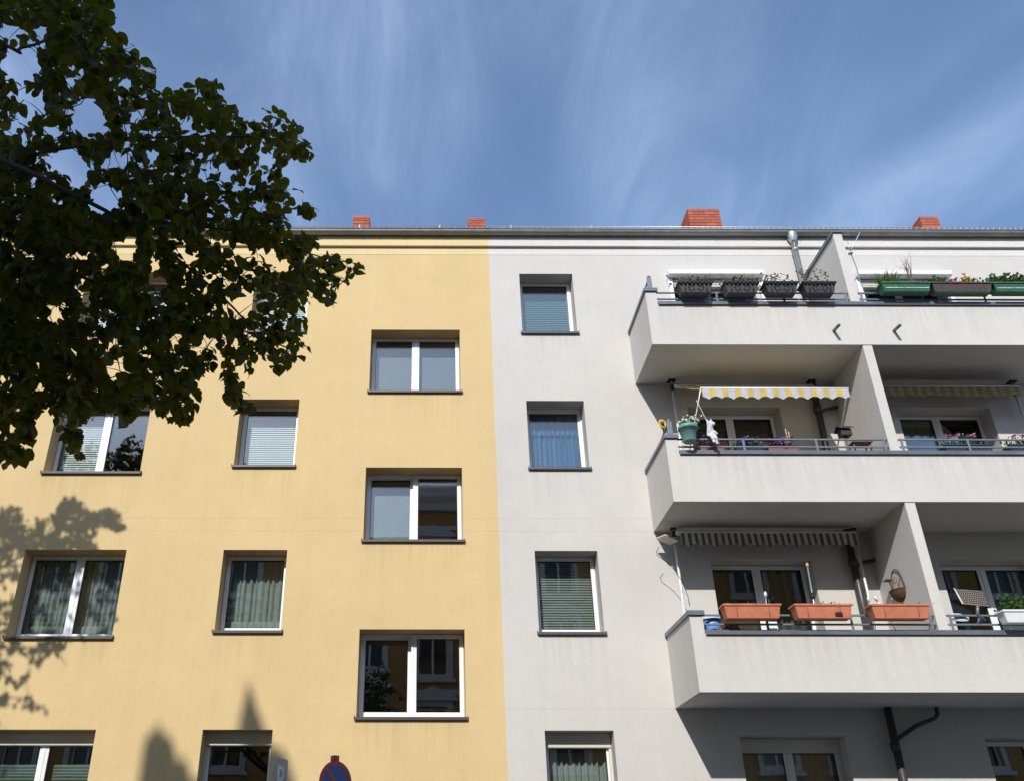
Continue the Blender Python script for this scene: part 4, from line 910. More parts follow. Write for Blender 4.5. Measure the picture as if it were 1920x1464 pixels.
# long tools leaning in the lowest balcony
t = thing('garden_tool', (5.63, -0.55, 3.955), 'long handled tool with a tan tip leaning beside the balcony door', 'tool')
p0, p1 = onY(1514, 1062, -0.5), onY(1528, 1142, -0.6)
MB().tube([p0, p1, p1 + (p1 - p0) * 0.9], 0.012, 8).build('handle', 'galv', t)
MB().tube([p0 + (p0 - p1) * 0.09, p0 + (p0 - p1) * 0.05, p0], [0.014, 0.024, 0.02], 8).build('tip', 'cane', t)
pm = p0.lerp(p1, 0.62); b = MB(); b.tube([pm, pm + (p1 - p0).normalized() * 0.10], 0.022, 8); b.build('grip', 'black', t)
for i, (u0, v0, u1, v1, lab) in enumerate(((1435, 1112, 1438, 1142, 'slim steel garden torch behind the first terracotta trough'), (1628, 1121, 1634, 1145, 'slim steel garden torch touching the awning pole'), (1641, 1120, 1655, 1142, 'slanting slim steel garden torch behind the last terracotta trough'))):
    p0, p1 = onY(u0, v0, -1.0), onY(u1, v1, -1.0)
    t = thing('garden_torch', tuple(p1 - Vector((0, 0, 0.4))), lab, 'garden torch', 'garden torches')
    MB().tube([p0, p1, p1 + (p1 - p0).normalized() * 0.4], 0.008, 8).build('stake', 'galv', t)
    d_ = (p0 - p1).normalized(); MB().tube([p0 - d_ * 0.06, p0 - d_ * 0.03, p0, p0 + d_ * 0.03], [0.012, 0.022, 0.024, 0.012], 10).build('head', 'steel', t)
# white block and brown bag behind the lowest rail
tag(MB().box(4.86, 4.99, -1.02, -0.96, 4.50, 4.83).build('white_board', 'whitebox', None, 0.003), 'small white board standing behind the lowest balcony rail', 'board')
b = MB(); b.lathe((4.32, -1.03, 4.60), [(0.02, 0.0), (0.11, 0.01), (0.13, 0.08), (0.09, 0.16), (0.05, 0.19), (0.01, 0.2)], 12); b.xform(Matrix.Translation((4.32, -1.03, 4.6)) @ Matrix.Diagonal((1.1, 0.7, 1, 1)) @ Matrix.Translation((-4.32, 1.03, -4.6)))
tag(b.build('brown_bag', 'coco'), 'crumpled brown bag beside the blue bucket', 'bag')
# wall basket on the dividing wall of the lowest balcony
t = thing('hanging_basket', (7.13, -0.55, 5.28), 'wire wall basket with brown coconut liner on the dividing wall', 'hanging basket')
cy_, cz_ = -0.56, 5.43
b = MB(); vs = []; fs = []; n, m_ = 12, 6
for j in range(m_ + 1):
    ph = (math.pi / 2) * j / m_
    for i in range(n + 1):
        th = math.pi * i / n; r = math.cos(ph); vs.append((7.138 - 0.13 * r * math.sin(th), cy_ - 0.17 * r * math.cos(th), cz_ - 0.17 * math.sin(ph)))
fs = [(j * (n + 1) + i, j * (n + 1) + i + 1, (j + 1) * (n + 1) + i + 1, (j + 1) * (n + 1) + i) for j in range(m_) for i in range(n)]
b.add(vs, fs, True); b.add([vs[i] for i in range(n + 1)], [tuple(range(n + 1))]); b.build('liner', 'coco', t)
b = MB(); b.tube([(7.135 - 0.135 * math.sin(a / 12 * math.pi), cy_ - 0.175 * math.cos(a / 12 * math.pi), cz_ + 0.005) for a in range(13)], 0.006, 6)
b.tube([(7.13, cy_ - 0.175 * math.cos(a / 14 * math.pi), cz_ + 0.34 * math.sin(a / 14 * math.pi) ** 0.8) for a in range(15)], 0.007, 6)
for s in (-1, 1):
    b.tube([(7.125 - 0.03 * math.sin(a / 16 * 5), cy_ + s * (0.03 + 0.07 * math.sin(a / 16 * 3.1)), cz_ + 0.02 + 0.22 * a / 16) for a in range(17)], 0.005, 5)
    b.tube([(7.13 - 0.06, cy_ + s * 0.06 + 0.05 * math.cos(a / 12 * 7), cz_ + 0.15 + 0.05 * math.sin(a / 12 * 7)) for a in range(13)], 0.004, 5)
b.build('wire_frame', 'wood', t)
b = MB(); b.box(7.0, 7.10, cy_ + 0.02, cy_ + 0.15, cz_ + 0.185, cz_ + 0.20); b.tube([(7.06, cy_ + 0.09, cz_ + 0.19), (7.07, cy_ + 0.05, cz_ + 0.06), (7.07, cy_ + 0.02, cz_)], 0.006, 5); b.build('perch', 'wood', t)
# woven panel on its mount, hose and bracket, right of the dividing wall
t = thing('woven_panel', (7.86, -1.20, 4.62), 'tilted dark woven panel with a cream edge on the lowest balcony rail', 'panel')
q0, q1, q2, q3 = [onY(u, v, y) for u, v, y in ((1789, 1103, -1.10), (1843, 1107, -1.10), (1856, 1137, -1.28), (1805, 1132, -1.28))]
nn = (q1 - q0).cross(q3 - q0).normalized() * 0.02
MB().add([q0, q1, q2, q3, q0 + nn, q1 + nn, q2 + nn, q3 + nn], [(0, 1, 2, 3), (7, 6, 5, 4), (0, 4, 5, 1), (1, 5, 6, 2), (2, 6, 7, 3), (3, 7, 4, 0)]).build('board', 'panel_dark', t)
b = MB()
for i in range(12):
    for j in range(8):
        c = q0.lerp(q1, (i + 0.5 + 0.25 * (j % 2)) / 12.5).lerp(q3.lerp(q2, (i + 0.5 + 0.25 * (j % 2)) / 12.5), (j + 0.5) / 8) - nn * 0.12
        ax, ay = (q1 - q0).normalized() * 0.0075, (q3 - q0).normalized() * 0.0055
        b.add([c - ax - ay, c + ax - ay, c + ax + ay, c - ax + ay, c - nn * 0.3], [(0, 1, 4), (1, 2, 4), (2, 3, 4), (3, 0, 4)])
b.build('weave', 'panel_cream', t, kind='stuff')
MB().tube([q0 - nn * 0.2, q3 - nn * 0.2], 0.012, 6).build('edge', 'panel_cream', t); MB().tube([q3 - nn * 0.2, q2 - nn * 0.2], 0.008, 6).build('edge', 'wood', t)
mc = q3.lerp(q2, 0.55); b = MB(); b.tube([mc, mc + Vector((-0.02, 0.02, -0.10)), Vector((7.80, -1.24, 4.76))], 0.022, 8); b.tube([Vector((7.74, -1.24, 4.74)), Vector((7.80, -1.24, 4.86)), Vector((7.86, -1.24, 4.78))], 0.02, 8); b.build('mount', 'coping', t)
b = MB()
for rr, zc_ in ((0.13, 4.845), (0.115, 4.865)): b.tube([(7.55 + rr * math.cos(a / 20 * 6.2832), -1.16 + 0.05 * math.sin(a / 20 * 6.2832), zc_ + 0.055 * math.sin(a / 20 * 6.2832)) for a in range(21)], 0.009, 6, False)
tag(b.build('coiled_hose', 'whitebox'), 'coiled white hose hung on the lowest rail beside the dividing wall', 'hose')

# ------------------------------------------------------------------ street signs
def disc(c, r0, r1, y, n=40, a0=0, a1=2 * math.pi, th=0.002):
    mb = MB()
    for i in range(n):
        t0, t1 = a0 + (a1 - a0) * i / n, a0 + (a1 - a0) * (i + 1) / n
        P = lambda r, t, yy: (c[0] + r * math.cos(t), yy, c[2] + r * math.sin(t))
        mb.add([P(r0, t0, y), P(r1, t0, y), P(r1, t1, y), P(r0, t1, y), P(r1, t0, y + th), P(r1, t1, y + th)], [(0, 1, 2, 3), (1, 4, 5, 2)])
    return mb
c = onY(624, 1464, -3.7); R = 0.215
t = thing('no_stopping_sign', (c.x, -3.7, 0.12), 'round blue no-stopping sign with red rim and red diagonal bar', 'sign')
rot = Matrix.Translation((c.x, -3.7, 0)) @ Matrix.Rotation(0.80, 4, 'Z') @ Matrix.Translation((-c.x, 3.7, 0))
zc = c.z - 0.02; cc = (c.x, -3.7, zc)
b = disc(cc, 0.001, R, -3.745, 48, th=0.004); disc_back = disc(cc, 0.001, R, -3.741, 48, th=0.0); b.xform(rot); b.build('plate', 'sign_blue', t)
disc_back.xform(rot).build('plate_back', 'sign_grey', t)
disc(cc, R * 0.80, R, -3.7485, 48).xform(rot).build('rim', 'sign_red', t)
for ang in (math.radians(135),):
    d = Vector((math.cos(ang), 0, math.sin(ang))); p = Vector((-d.z, 0, d.x)) * R * 0.10; L = R * 0.82; C0 = Vector((c.x, -3.7478, zc))
    MB().quad(C0 - d * L - p, C0 - d * L + p, C0 + d * L + p, C0 + d * L - p).xform(rot).build('diagonal_bar', 'sign_red', t)
MB().tube([(c.x, -3.70, 0.12), (c.x, -3.70, zc + 0.20)], 0.03, 14).build('pole', 'galv', t)
b = MB().box(c.x - 0.033, c.x + 0.035, -3.75, -3.68, zc + R - 0.005, zc + R + 0.055); b.xform(rot); b.build('cap', 'sign_red', t, 0.008)
c = onY(519, 1464, -3.7)
t = thing('parking_sign', (c.x, -3.7, 0.12), 'small grey plate with a white letter P turned nearly edge-on', 'sign')
rot = Matrix.Translation((c.x, -3.7, 0)) @ Matrix.Rotation(1.02, 4, 'Z') @ Matrix.Translation((-c.x, 3.7, 0))
zt = onY(519, 1422, -3.7).z; W = 0.105
b = MB().prism_y([(c.x - W, zt - 0.42), (c.x + W, zt - 0.42), (c.x + W, zt - 0.02), (c.x + W - 0.02, zt), (c.x - W + 0.02, zt), (c.x - W, zt - 0.02)], -3.742, -3.738); b.xform(rot); b.build('plate', 'sign_grey', t)
b = MB(); y = -3.7455
b.box(c.x - 0.055, c.x - 0.022, y, y + 0.002, zt - 0.36, zt - 0.07)
n = 14; Rm = 0.066
for i in range(n):
    t0, t1 = -math.pi / 2 + math.pi * i / n, -math.pi / 2 + math.pi * (i + 1) / n
    P = lambda r, th: (c.x - 0.005 + r * 0.9 * math.cos(th), y, zt - 0.07 - Rm - 0.01 + r * math.sin(th) * 1.15)
    b.add([P(Rm - 0.03, t0), P(Rm, t0), P(Rm, t1), P(Rm - 0.03, t1)], [(0, 1, 2, 3)])
for zz_ in (zt - 0.07 - Rm - 0.01 + Rm * 1.15, zt - 0.07 - Rm - 0.01 - (Rm - 0.03) * 1.15): b.box(c.x - 0.0215, c.x - 0.005, y, y + 0.002, zz_ - 0.0345, zz_)
b.xform(rot); b.build('letter_p', 'sign_white', t)
MB().tube([(c.x - 0.01, -3.69, 0.12), (c.x - 0.01, -3.69, zt - 0.12)], 0.03, 14).build('pole', 'galv', t)
b = MB().box(c.x - 0.045, c.x + 0.025, -3.715, -3.655, zt - 0.16, zt - 0.13); b.build('clamp', 'black', t)

# ------------------------------------------------------------------ the house across the street (throws the street into shade, mirrored in the panes)
OY = -18.0
OB = thing('opposite_house', (-3, OY, 0), 'ochre and white stucco house across the street, mirrored in the window panes', 'building')
ox0, ox1, oz = -30.0, 24.0, 15.1
holes = []; x = ox0 + 1.3
while x < ox1 - 1.6:
    for fz in (1.6, 4.9, 8.1, 11.2): holes.append((x, x + 1.15, fz, fz + 2.05))
    x += 2.45
w = wall_mesh(ox0, ox1, -0.3, oz, holes, 0.25); w.v = [(-a - 6.0, OY - b, c) for a, b, c in w.v]; w.build('wall', 'o_ochre', OB)
holes = [(-b - 6.0, -a - 6.0, c, d) for a, b, c, d in holes]
ox0, ox1 = -ox1 - 6.0, -ox0 - 6.0
fm = MB(); ring(fm, -0.575, 0.575, 0, 2.05, 0.08, -0.2, -0.14); fm.box(-0.04, 0.04, -0.2, -0.14, 0.08, 1.97); fm.box(-0.495, -0.04, -0.2, -0.14, 1.35, 1.42); fm.box(0.04, 0.495, -0.2, -0.14, 1.35, 1.42)
pm_ = MB().box(-0.5, 0.5, -0.19, -0.18, 0.05, 2.0)
sm = MB(); ring(sm, -0.75, 0.75, -0.15, 2.25, 0.174, -0.0, 0.10); sm.box(-0.85, 0.85, 0.0, 0.22, -0.28, -0.151); sm.prism_y([(-0.9, 2.251), (0.9, 2.251), (0.9, 2.36), (0, 2.78), (-0.9, 2.36)], 0.0, 0.24)
W0 = fm.build('window', 'upvc', OB); P0 = pm_.build('pane', 'o_glass', W0); S0 = sm.build('surround', 'o_white', W0)
P0.matrix_parent_inverse = Matrix(); S0.matrix_parent_inverse = Matrix()
for i, (a, b, c, d) in enumerate(holes):
    if i == 0: wo, po, so = W0, P0, S0
    else:
        wo, po, so = W0.copy(), P0.copy(), S0.copy()
        for q in (wo, po, so): COL.objects.link(q)
        po.parent = wo; so.parent = wo
    wo.location = ((a + b) / 2, OY, c)
for z0, z1, pj in ((0.12, 0.9, 0.08), (4.05, 4.35, 0.14), (7.35, 7.55, 0.12), (13.75, 13.95, 0.14)): MB().box(ox0, ox1, OY, OY + pj, z0, z1).build('string_course', 'o_white', OB)
MB().prism_x([(OY - 0.01, 14.6), (OY + 0.18, 14.6), (OY + 0.25, 14.9), (OY + 0.45, 15.1), (OY + 0.5, 15.45), (OY - 0.01, 15.45)], ox0, ox1).build('cornice', 'o_white', OB)
MB().prism_x([(OY + 0.3, 15.455), (OY - 5.0, 18.0), (OY - 10, 15.455)], ox0, ox1).build('roof', 'roof', OB)
MB().box(ox0, ox1, OY - 10, OY - 9.8, -0.3, 15.45).build('rear_wall', 'o_white', OB)
def src(u, v):                                   # photo pixel of a shadow on the wall -> point on the gable plane that throws it
    p = onY(u, v); t_ = (p.y - (OY + 0.25)) / (-SUN.y); return p + SUN * t_
prof = [src(u, v) for u, v in ((250, 1600), (262, 1480), (268, 1440), (275, 1395), (292, 1382), (300, 1362), (308, 1385), (326, 1396), (330, 1440), (352, 1432), (362, 1470), (420, 1500), (440, 1440), (452, 1365), (460, 1330), (470, 1285), (482, 1330), (496, 1365), (505, 1400), (524, 1420), (532, 1412), (545, 1440), (555, 1480), (580, 1600))]
MB().prism_y([(p.x, p.z) for p in prof][::-1], OY + 0.12, OY + 0.38).build('ornamental_gable', 'o_white', OB)

# ------------------------------------------------------------------ street trees
def leaf_verts():
    half = [(0.0, 0.0), (0.10, 0.30), (0.30, 0.47), (0.52, 0.45), (0.74, 0.29), (0.90, 0.09), (1.0, 0.0)]
    v = []; f = []
    mid = [(x, 0.0, 0.10 * math.sin(x * 3.0) - 0.16 * x * x) for x, _ in half]
    for x, y, z in mid: v.append((x - (0.10 if x == 0 else 0), y, z))
    nmid = len(mid); Lr = []
    for s in (1, -1):
        idx = []
        for (x, w), m_ in zip(half[1:-1], mid[1:-1]):
            xx = x - (0.14 if x < 0.15 else 0.0); v.append((xx, s * w, m_[2] + 0.16 * w)); idx.append(len(v) - 1)
        Lr.append(idx)
        for i in range(nmid - 1):
            if i == 0: tri = [(0, 1, idx[0])]
            elif i == nmid - 2: tri = [(i, i + 1, idx[-1])]
            else: tri = [(i, i + 1, idx[i]), (i, idx[i], idx[i - 1])]
            for t_ in tri: f.append(t_ if s < 0 else t_[::-1])
    return np.array(v), np.array(f)
LV, LF = leaf_verts()
def grow(skel, tips, maxlen):
    """attach every tip to the nearest wood, oldest wood first; returns twig polylines"""
    nodes = []; 
    for path in skel:
        for i in range(len(path) - 1):
            a, b = Vector(path[i]), Vector(path[i + 1]); n = max(2, int((b - a).length / 0.15))
            nodes += [a.lerp(b, j / n) for j in range(n + 1)]
    N = np.array([tuple(p) for p in nodes]); tips = [Vector(t) for t in tips]
    dist = [np.min(np.linalg.norm(N - np.array(t), axis=1)) for t in tips]
    out = []
    for i in np.argsort(dist):
        t = tips[i]; d = np.linalg.norm(N - np.array(t), axis=1); j = int(np.argmin(d))
        if d[j] > maxlen or d[j] < 0.05: continue
        s = Vector(N[j]); L = d[j]
        m1 = s.lerp(t, 0.35) + Vector((RND.gauss(0, 0.05), RND.gauss(0, 0.05), 0.10)) * L; m2 = s.lerp(t, 0.7) + Vector((RND.gauss(0, 0.04), RND.gauss(0, 0.04), 0.07)) * L
        path = [s, m1, m2, t]; out.append(path)
        N = np.vstack([N] + [np.array([tuple(path[k].lerp(path[k + 1], q)) for q in (0.33, 0.66, 1.0)]) for k in range(3)])
    return out
def leaf_places(tw, step, smin, smax):
    P = []; A = []; S = []; Nn = []
    for path in tw:
        for k in range(3):
            a, b = path[k], path[k + 1]; n = max(1, int((b - a).length / step))
            if k == 0 and (b - a).length > 0.3 and RND.random() < 0.5: continue
            d = (b - a).normalized() if (b - a).length > 1e-6 else Vector((1, 0, 0))
            side = d.cross(Vector((0, 0, 1))); side = side.normalized() if side.length > 1e-3 else Vector((1, 0, 0))
            for j in range(n):
                for s in (-1, 1):
                    if RND.random() < 0.25: continue
                    p = a.lerp(b, (j + RND.random()) / n)
                    ax = (d * RND.uniform(0.1, 0.8) + side * s * RND.uniform(0.2, 0.9) + Vector((RND.gauss(0, .3), RND.gauss(0, .3), RND.uniform(-1.3, -0.1)))).normalized()
                    p = p + ax * RND.uniform(0.02, 0.05)
                    up = Vector((RND.gauss(0, 0.55), RND.gauss(0, 0.55) - 0.15, 1)); nrm = (up - ax * up.dot(ax)); nrm = nrm.normalized() if nrm.length > 1e-3 else side
                    P.append(p); A.append(ax); Nn.append(nrm); S.append(RND.uniform(smin, smax))
    return np.array([tuple(x) for x in P]), np.array([tuple(x) for x in A]), np.array([tuple(x) for x in Nn]), np.array(S)
def leaf_mesh(name, P, A, Nn, S, parent, kind):
    B = np.cross(Nn, A); n = len(P)
    V = P[:, None, :] + S[:, None, None] * (LV[None, :, 0:1] * A[:, None, :] + LV[None, :, 1:2] * B[:, None, :] + LV[None, :, 2:3] * Nn[:, None, :])
    F = (LF[None] + (np.arange(n) * len(LV))[:, None, None]).reshape(-1, 3)
    me = bpy.data.meshes.new(name); me.vertices.add(n * len(LV)); me.vertices.foreach_set('co', V.reshape(-1).astype(np.float32))
    me.loops.add(F.size); me.loops.foreach_set('vertex_index', F.reshape(-1).astype(np.int32))
    me.polygons.add(len(F)); me.polygons.foreach_set('loop_start', np.arange(0, F.size, 3, dtype=np.int32)); me.polygons.foreach_set('loop_total', np.full(len(F), 3, np.int32))
    me.update(calc_edges=True); me.validate(); me.polygons.foreach_set('use_smooth', [True] * len(F)); me.materials.append(M['leaf'])
    o = bpy.data.objects.new(name, me); link(o, parent); o['kind'] = kind; return o
def twig_mesh(name, tw, parent, r0=0.007):
    b = MB()
    for p in tw:
        L = sum((p[k + 1] - p[k]).length for k in range(3)); r = min(0.014, 0.0035 + 0.005 * L); b.tube(p, [r, r * 0.75, r * 0.5, r * 0.28], 4, False)
    o = b.build(name, 'bark', parent); o['kind'] = 'stuff'; return o
def wood(skel, radii, parent):
    for path, (ra, rb) in zip(skel[1:], radii[1:]):
        n = len(path); rs = [ra + (rb - ra) * i / (n - 1) for i in range(n)]
        MB().tube(smooth(path), list(np.interp(np.linspace(0, 1, len(smooth(path))), np.linspace(0, 1, n), rs)), 9).build('branch', 'bark', parent)
def smooth(path, k=4):
    P = [Vector(p) for p in path]; out = []
    for i in range(len(P) - 1):
        p0, p1, p2, p3 = P[max(i - 1, 0)], P[i], P[i + 1], P[min(i + 2, len(P) - 1)]
        for j in range(k):
            t = j / k; out.append(0.5 * ((2 * p1) + (p2 - p0) * t + (2 * p0 - 5 * p1 + 4 * p2 - p3) * t * t + (3 * p1 - p0 - 3 * p2 + p3) * t ** 3))
    return out + [P[-1]]

RND = random.Random(2024); NR = np.random.default_rng(7)
# tree over the photographer's side of the street
TB = Vector((-4.3, -12.9, 0.12))
ta = thing('lime_tree', tuple(TB), 'lime tree with dark shaded leaves overhanging the street beside the yellow house', 'tree', 'street lime trees')
fork = Vector((-4.15, -12.6, 3.7))
trunk = [TB, TB + Vector((0.03, 0.05, 1.2)), TB + Vector((0.08, 0.16, 2.4)), fork]
SK = [trunk,
      [fork, (-3.3, -11.3, 4.35), at(0, 300, 4.3), at(110, 352, 4.8), at(220, 408, 5.4), at(310, 468, 6.0), at(420, 560, 6.6), at(480, 625, 6.9)],
      [fork, (-3.6, -11.5, 4.6), at(-60, 300, 4.8), at(80, 285, 5.1), at(240, 262, 5.6), at(420, 256, 6.2), at(540, 262, 6.6)],
      [fork, (-3.4, -11.4, 4.0), at(-30, 420, 4.9), at(110, 498, 5.4), at(250, 560, 6.1), at(400, 600, 6.7), at(545, 655, 7.2)],
      [fork, (-3.8, -11.6, 5.1), at(-40, 60, 4.8), at(40, 90, 5.1), at(140, 50, 5.6), at(200, 10, 6.0)],
      [fork, (-3.5, -11.2, 3.9), at(-60, 560, 5.4), at(60, 640, 6.0), at(150, 700, 6.5), at(260, 745, 7.0)],
      [at(220, 408, 5.4), at(330, 420, 6.0), at(470, 440, 6.6), at(600, 482, 7.2), at(670, 495, 7.5)],
      [at(140, 60, 5.5), at(230, 130, 5.9), at(330, 190, 6.3), at(440, 225, 6.7)],
      [fork, (-4.6, -12.2, 5.2), (-4.9, -11.4, 7.0), (-4.9, -10.6, 8.6)],
      [fork, (-5.3, -12.9, 4.8), (-6.6, -12.8, 5.9), (-7.6, -12.5, 6.8)],
      [fork, (-4.4, -13.8, 4.9), (-4.6, -15.0, 6.2), (-4.4, -15.9, 7.2)],
      [fork, (-5.2, -11.6, 4.6), (-6.2, -10.4, 5.7), (-7.0, -9.4, 6.4)],
      [(-4.9, -11.4, 7.0), (-3.7, -11.3, 7.8), (-2.6, -11.2, 8.6)]]
RAD = [(0.17, 0.13), (0.019, 0.007), (0.016, 0.005), (0.019, 0.006), (0.015, 0.005), (0.018, 0.006), (0.011, 0.004), (0.010, 0.004), (0.08, 0.02), (0.07, 0.02), (0.07, 0.02), (0.06, 0.02), (0.03, 0.01)]
tp = smooth(trunk, 5); MB().tube(tp, list(np.interp(np.linspace(0, 1, len(tp)), [0, 0.06, 0.3, 1], [0.24, 0.18, 0.155, 0.125])), 14).build('trunk', 'bark', ta)
wood(SK, RAD, ta)
POLY = [(-90, -90), (205, -90), (212, 25), (218, 48), (250, 85), (272, 100), (308, 128), (290, 150), (335, 172), (362, 150), (415, 148), (432, 178), (468, 205), (500, 200), (548, 212), (572, 248), (602, 278), (592, 305), (545, 300), (525, 330), (562, 350), (575, 372), (600, 395), (590, 415), (545, 395), (548, 430), (602, 450), (585, 480), (640, 470), (690, 488), (690, 503), (665, 525), (632, 545), (625, 585), (600, 562), (572, 570), (576, 625), (594, 698), (560, 672), (520, 712), (505, 672), (470, 680), (480, 725), (472, 792), (430, 778), (418, 715), (395, 690), (362, 720), (380, 768), (342, 802), (300, 782), (275, 750), (232, 802), (200, 770), (158, 790), (156, 862), (130, 872), (108, 795), (80, 772), (62, 800), (70, 832), (42, 884), (10, 874), (-90, 865)]
HOLES = [(40, 122, 36), (22, 60, 20), (166, 222, 30), (128, 300, 28), (196, 376, 30), (150, 330, 20), (255, 215, 14), (300, 165, 12), (240, 465, 20), (290, 500, 16), (215, 690, 18), (100, 590, 14), (330, 640, 14), (455, 570, 18), (300, 530, 14), (20, 250, 16), (380, 330, 10), (500, 300, 14), (390, 640, 12), (62, 200, 18), (105, 250, 14), (215, 300, 17), (345, 232, 14), (425, 330, 14), (470, 245, 11), (240, 160, 13), (130, 160, 12), (80, 60, 12), (290, 290, 12), (165, 560, 10), (60, 480, 9), (510, 480, 12)]
tips = []
while len(tips) < 2200:
    u, v = RND.uniform(-70, 690), RND.uniform(-70, 870)
    if len(tips) > 1700: u, v = RND.uniform(-70, 330), RND.uniform(340, 760)
    if not in_poly([u], [v - 0], POLY)[0]: continue
    if any((u - a) ** 2 + (v - b) ** 2 < (r * 1.1) ** 2 for a, b, r in HOLES): continue
    edge = min(1.0, max(0.0, (u - 250) / 350)); tt = RND.uniform(4.6, 7.4) * (1 - edge) + RND.uniform(6.0, 8.0) * edge
    tips.append(at(u, v, tt))
vis_tw = grow(SK, tips, 1.5)
tips = []
while len(tips) < 420:
    q = NR.normal(size=3); q /= np.linalg.norm(q); q *= NR.uniform(0.45, 1.0)
    p = Vector((-4.5 + 3.9 * q[0], -12.2 + 4.2 * q[1], 7.0 + 2.9 * q[2]))
    u, v, d = projn([p]); 
    if d[0] > 0 and -120 < u[0] < 2050 and -120 < v[0] < 1600: continue
    if (p - CAMP).length < 2.6: continue
    tips.append(p)
off_tw = grow(SK, tips, 2.4)
def keep_visible(P, S):
    u, v, d = projn(P); infr = (d > 0) & (u > -15) & (u < 1940) & (v > -15) & (v < 1480)
    ok = in_poly(u, v, POLY)
    for a, b, r in HOLES: ok &= ((u - a) ** 2 + (v - b) ** 2) > r * r
    return ok | ~infr, infr, d
P, A, Nn, S = leaf_places(vis_tw, 0.037, 0.052, 0.094); ok, infr, d = keep_visible(P + A * S[:, None] * 0.5, S)
P, A, Nn, S, infr, d = P[ok], A[ok], Nn[ok], S[ok], infr[ok], d[ok]
score = np.where(infr, S / np.maximum(d, 0.1), 0); order = np.argsort(-score); big = order[:300]; rest = order[300:]
lm = bpy.data.meshes.new('leaf'); lm.from_pydata([tuple(v) for v in LV], [], [tuple(int(i) for i in f) for f in LF]); lm.polygons.foreach_set('use_smooth', [True] * len(LF)); lm.materials.append(M['leaf'])
for i in big:
    a, nrm = Vector(A[i]), Vector(Nn[i]); bb = nrm.cross(a)
    o = bpy.data.objects.new('leaf', lm); link(o, ta)
    mt = Matrix((a, bb, nrm)).transposed().to_4x4() @ Matrix.Scale(float(S[i]), 4); mt.translation = Vector(P[i]); o.matrix_basis = mt
leaf_mesh('foliage', P[rest], A[rest], Nn[rest], S[rest], ta, 'stuff')
NVIS = len(P)
P, A, Nn, S = leaf_places(off_tw, 0.075, 0.07, 0.105); u, v, d = projn(P); ok = ~((d > 0) & (u > -60) & (u < 2000) & (v > -60) & (v < 1540)) & (np.linalg.norm(P - np.array(CAMP), axis=1) > 2.2)
leaf_mesh('foliage', P[ok], A[ok], Nn[ok], S[ok], ta, 'stuff')
def tidy(tw):
    out = []
    for p in tw:
        u, v, d = projn([tuple(p[k].lerp(p[k + 1], q)) for k in range(3) for q in (0.0, 0.5, 1.0)])
        if not ((u > -10) & (v > -10) & (d > 0) & ~in_poly(u, v, POLY)).any(): out.append(p)
    return out
twig_mesh('twigs', tidy(vis_tw), ta)
keep = []
for p in off_tw:
    u, v, d = projn([tuple(x) for x in p])
    if not ((d > 0) & (u > -10) & (u < 1930) & (v > -10) & (v < 1475)).any(): keep.append(p)
twig_mesh('twigs', keep, ta)

# tree on the near pavement of the houses: only its shadow and mirror image reach the picture
TB2 = Vector((-10.2, -4.9, 0.0))
tb = thing('lime_tree', tuple(TB2), 'lime tree on the pavement by the yellow house that throws leaf shadows on the wall', 'tree', 'street lime trees')
SH = [[(-400, 955), (-10, 965), (12, 943), (40, 945), (52, 972), (100, 962), (120, 932), (160, 930), (180, 955), (212, 945), (240, 985), (225, 1000), (190, 985), (172, 1012), (186, 1034), (60, 1036), (45, 1090), (34, 1150), (16, 1200), (60, 1206), (126, 1195), (134, 1252), (120, 1247), (100, 1222), (62, 1262), (30, 1292), (0, 1272), (-400, 1290)],
      [(50, 1034), (205, 1034), (238, 1165), (215, 1200), (20, 1205)], [(-400, 1295), (0, 1300), (50, 1303), (88, 1325), (95, 1348), (72, 1334), (0, 1322), (-400, 1322)]]
def to_src(u, v, Y):
    p = onY(u, v); return p + SUN * ((p.y - Y) / (-SUN.y))
fork2 = Vector((-10.1, -5.0, 4.2)); tr2 = [TB2, TB2 + Vector((0.05, 0, 1.5)), TB2 + Vector((0.1, -0.05, 3.0)), fork2]
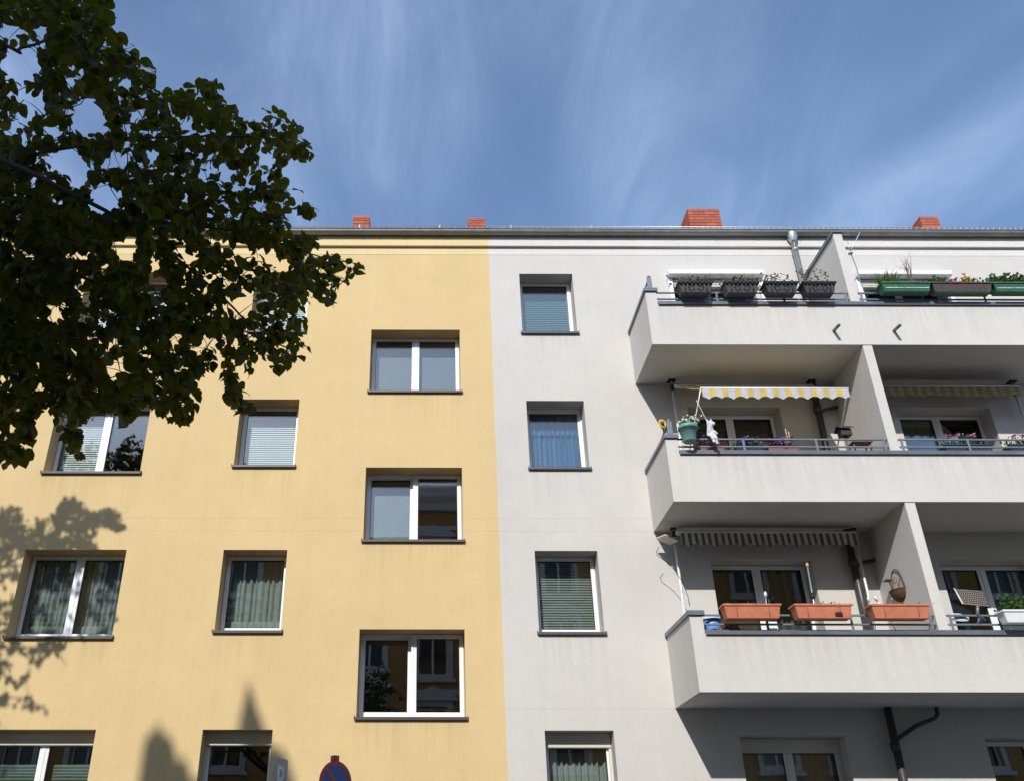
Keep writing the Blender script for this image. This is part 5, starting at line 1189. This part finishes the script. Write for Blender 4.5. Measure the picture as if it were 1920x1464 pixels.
SK2 = [tr2, [fork2, (-9.6, -5.2, 6.0), to_src(-120, 1110, -5.2), to_src(10, 1060, -5.2), to_src(120, 985, -5.0), to_src(215, 975, -4.9)],
       [fork2, (-9.3, -5.4, 5.4), to_src(-160, 1240, -5.4), to_src(0, 1215, -5.4), to_src(100, 1215, -5.3)],
       [fork2, (-9.0, -5.4, 5.0), to_src(-150, 1330, -5.5), to_src(-20, 1306, -5.5), to_src(60, 1312, -5.5)],
       [fork2, (-10.2, -5.0, 6.5), (-10.0, -5.2, 8.5), (-9.8, -5.4, 10.2)], [fork2, (-11.2, -5.0, 5.6), (-12.4, -5.2, 7.2), (-13.0, -5.4, 8.4)], [fork2, (-10.4, -6.0, 5.6), (-10.8, -7.2, 7.2)],
       [to_src(10, 1060, -5.2), to_src(60, 1120, -5.5), to_src(130, 1150, -5.7)]]
tp = smooth(tr2, 5); MB().tube(tp, list(np.linspace(0.2, 0.12, len(tp))), 12).build('trunk', 'bark', tb)
wood(SK2, [(0, 0), (0.05, 0.006), (0.045, 0.006), (0.03, 0.005), (0.09, 0.02), (0.07, 0.02), (0.06, 0.02), (0.012, 0.005)], tb)
tips = []
for poly, n, dens in ((SH[0], 620, 1), (SH[1], 80, 1), (SH[2], 40, 1), ([p for p in SH[0] if p[1] < 1040 and p[0] > -50] + [(-50, 1040), (-50, 960)], 260, 1)):
    k = 0
    while k < n:
        u, v = RND.uniform(-260, 240), RND.uniform(925, 1350)
        if in_poly([u], [v], poly)[0]: tips.append(to_src(u, v, RND.uniform(-6.4, -4.4))); k += 1
while len(tips) < 1320:
    q = NR.normal(size=3); q /= np.linalg.norm(q); q *= NR.uniform(0.4, 1.0)
    tips.append(Vector((-10.6 + 2.9 * q[0], -5.4 + 2.3 * q[1], 7.9 + 2.7 * q[2])))
tw2 = grow(SK2, tips, 1.9); P, A, Nn, S = leaf_places(tw2, 0.05, 0.055, 0.095)
C = P + A * S[:, None] * 0.5; tt = C[:, 1] / SUN.y; G = C - np.array(SUN)[None] * tt[:, None]; u, v, _ = projn(G)
infr = (u > -6) & (u < 1950) & (v < 1475) & (v > 0); ok = np.zeros(len(P), bool)
for poly in SH: ok |= in_poly(u, v, poly)
pu, pv, pd = projn(P); ok = (ok | ~infr) & ~((pd > 0) & (pu > -25) & (pu < 1940) & (pv > -25) & (pv < 1480))
leaf_mesh('foliage', P[ok], A[ok], Nn[ok], S[ok], tb, 'stuff')
keep = []
for p in tw2:
    pu, pv, pd = projn([tuple(x) for x in p])
    if not ((pd > 0) & (pu > -10) & (pu < 1930) & (pv > -10) & (pv < 1475)).any(): keep.append(p)
twig_mesh('twigs', keep, tb)
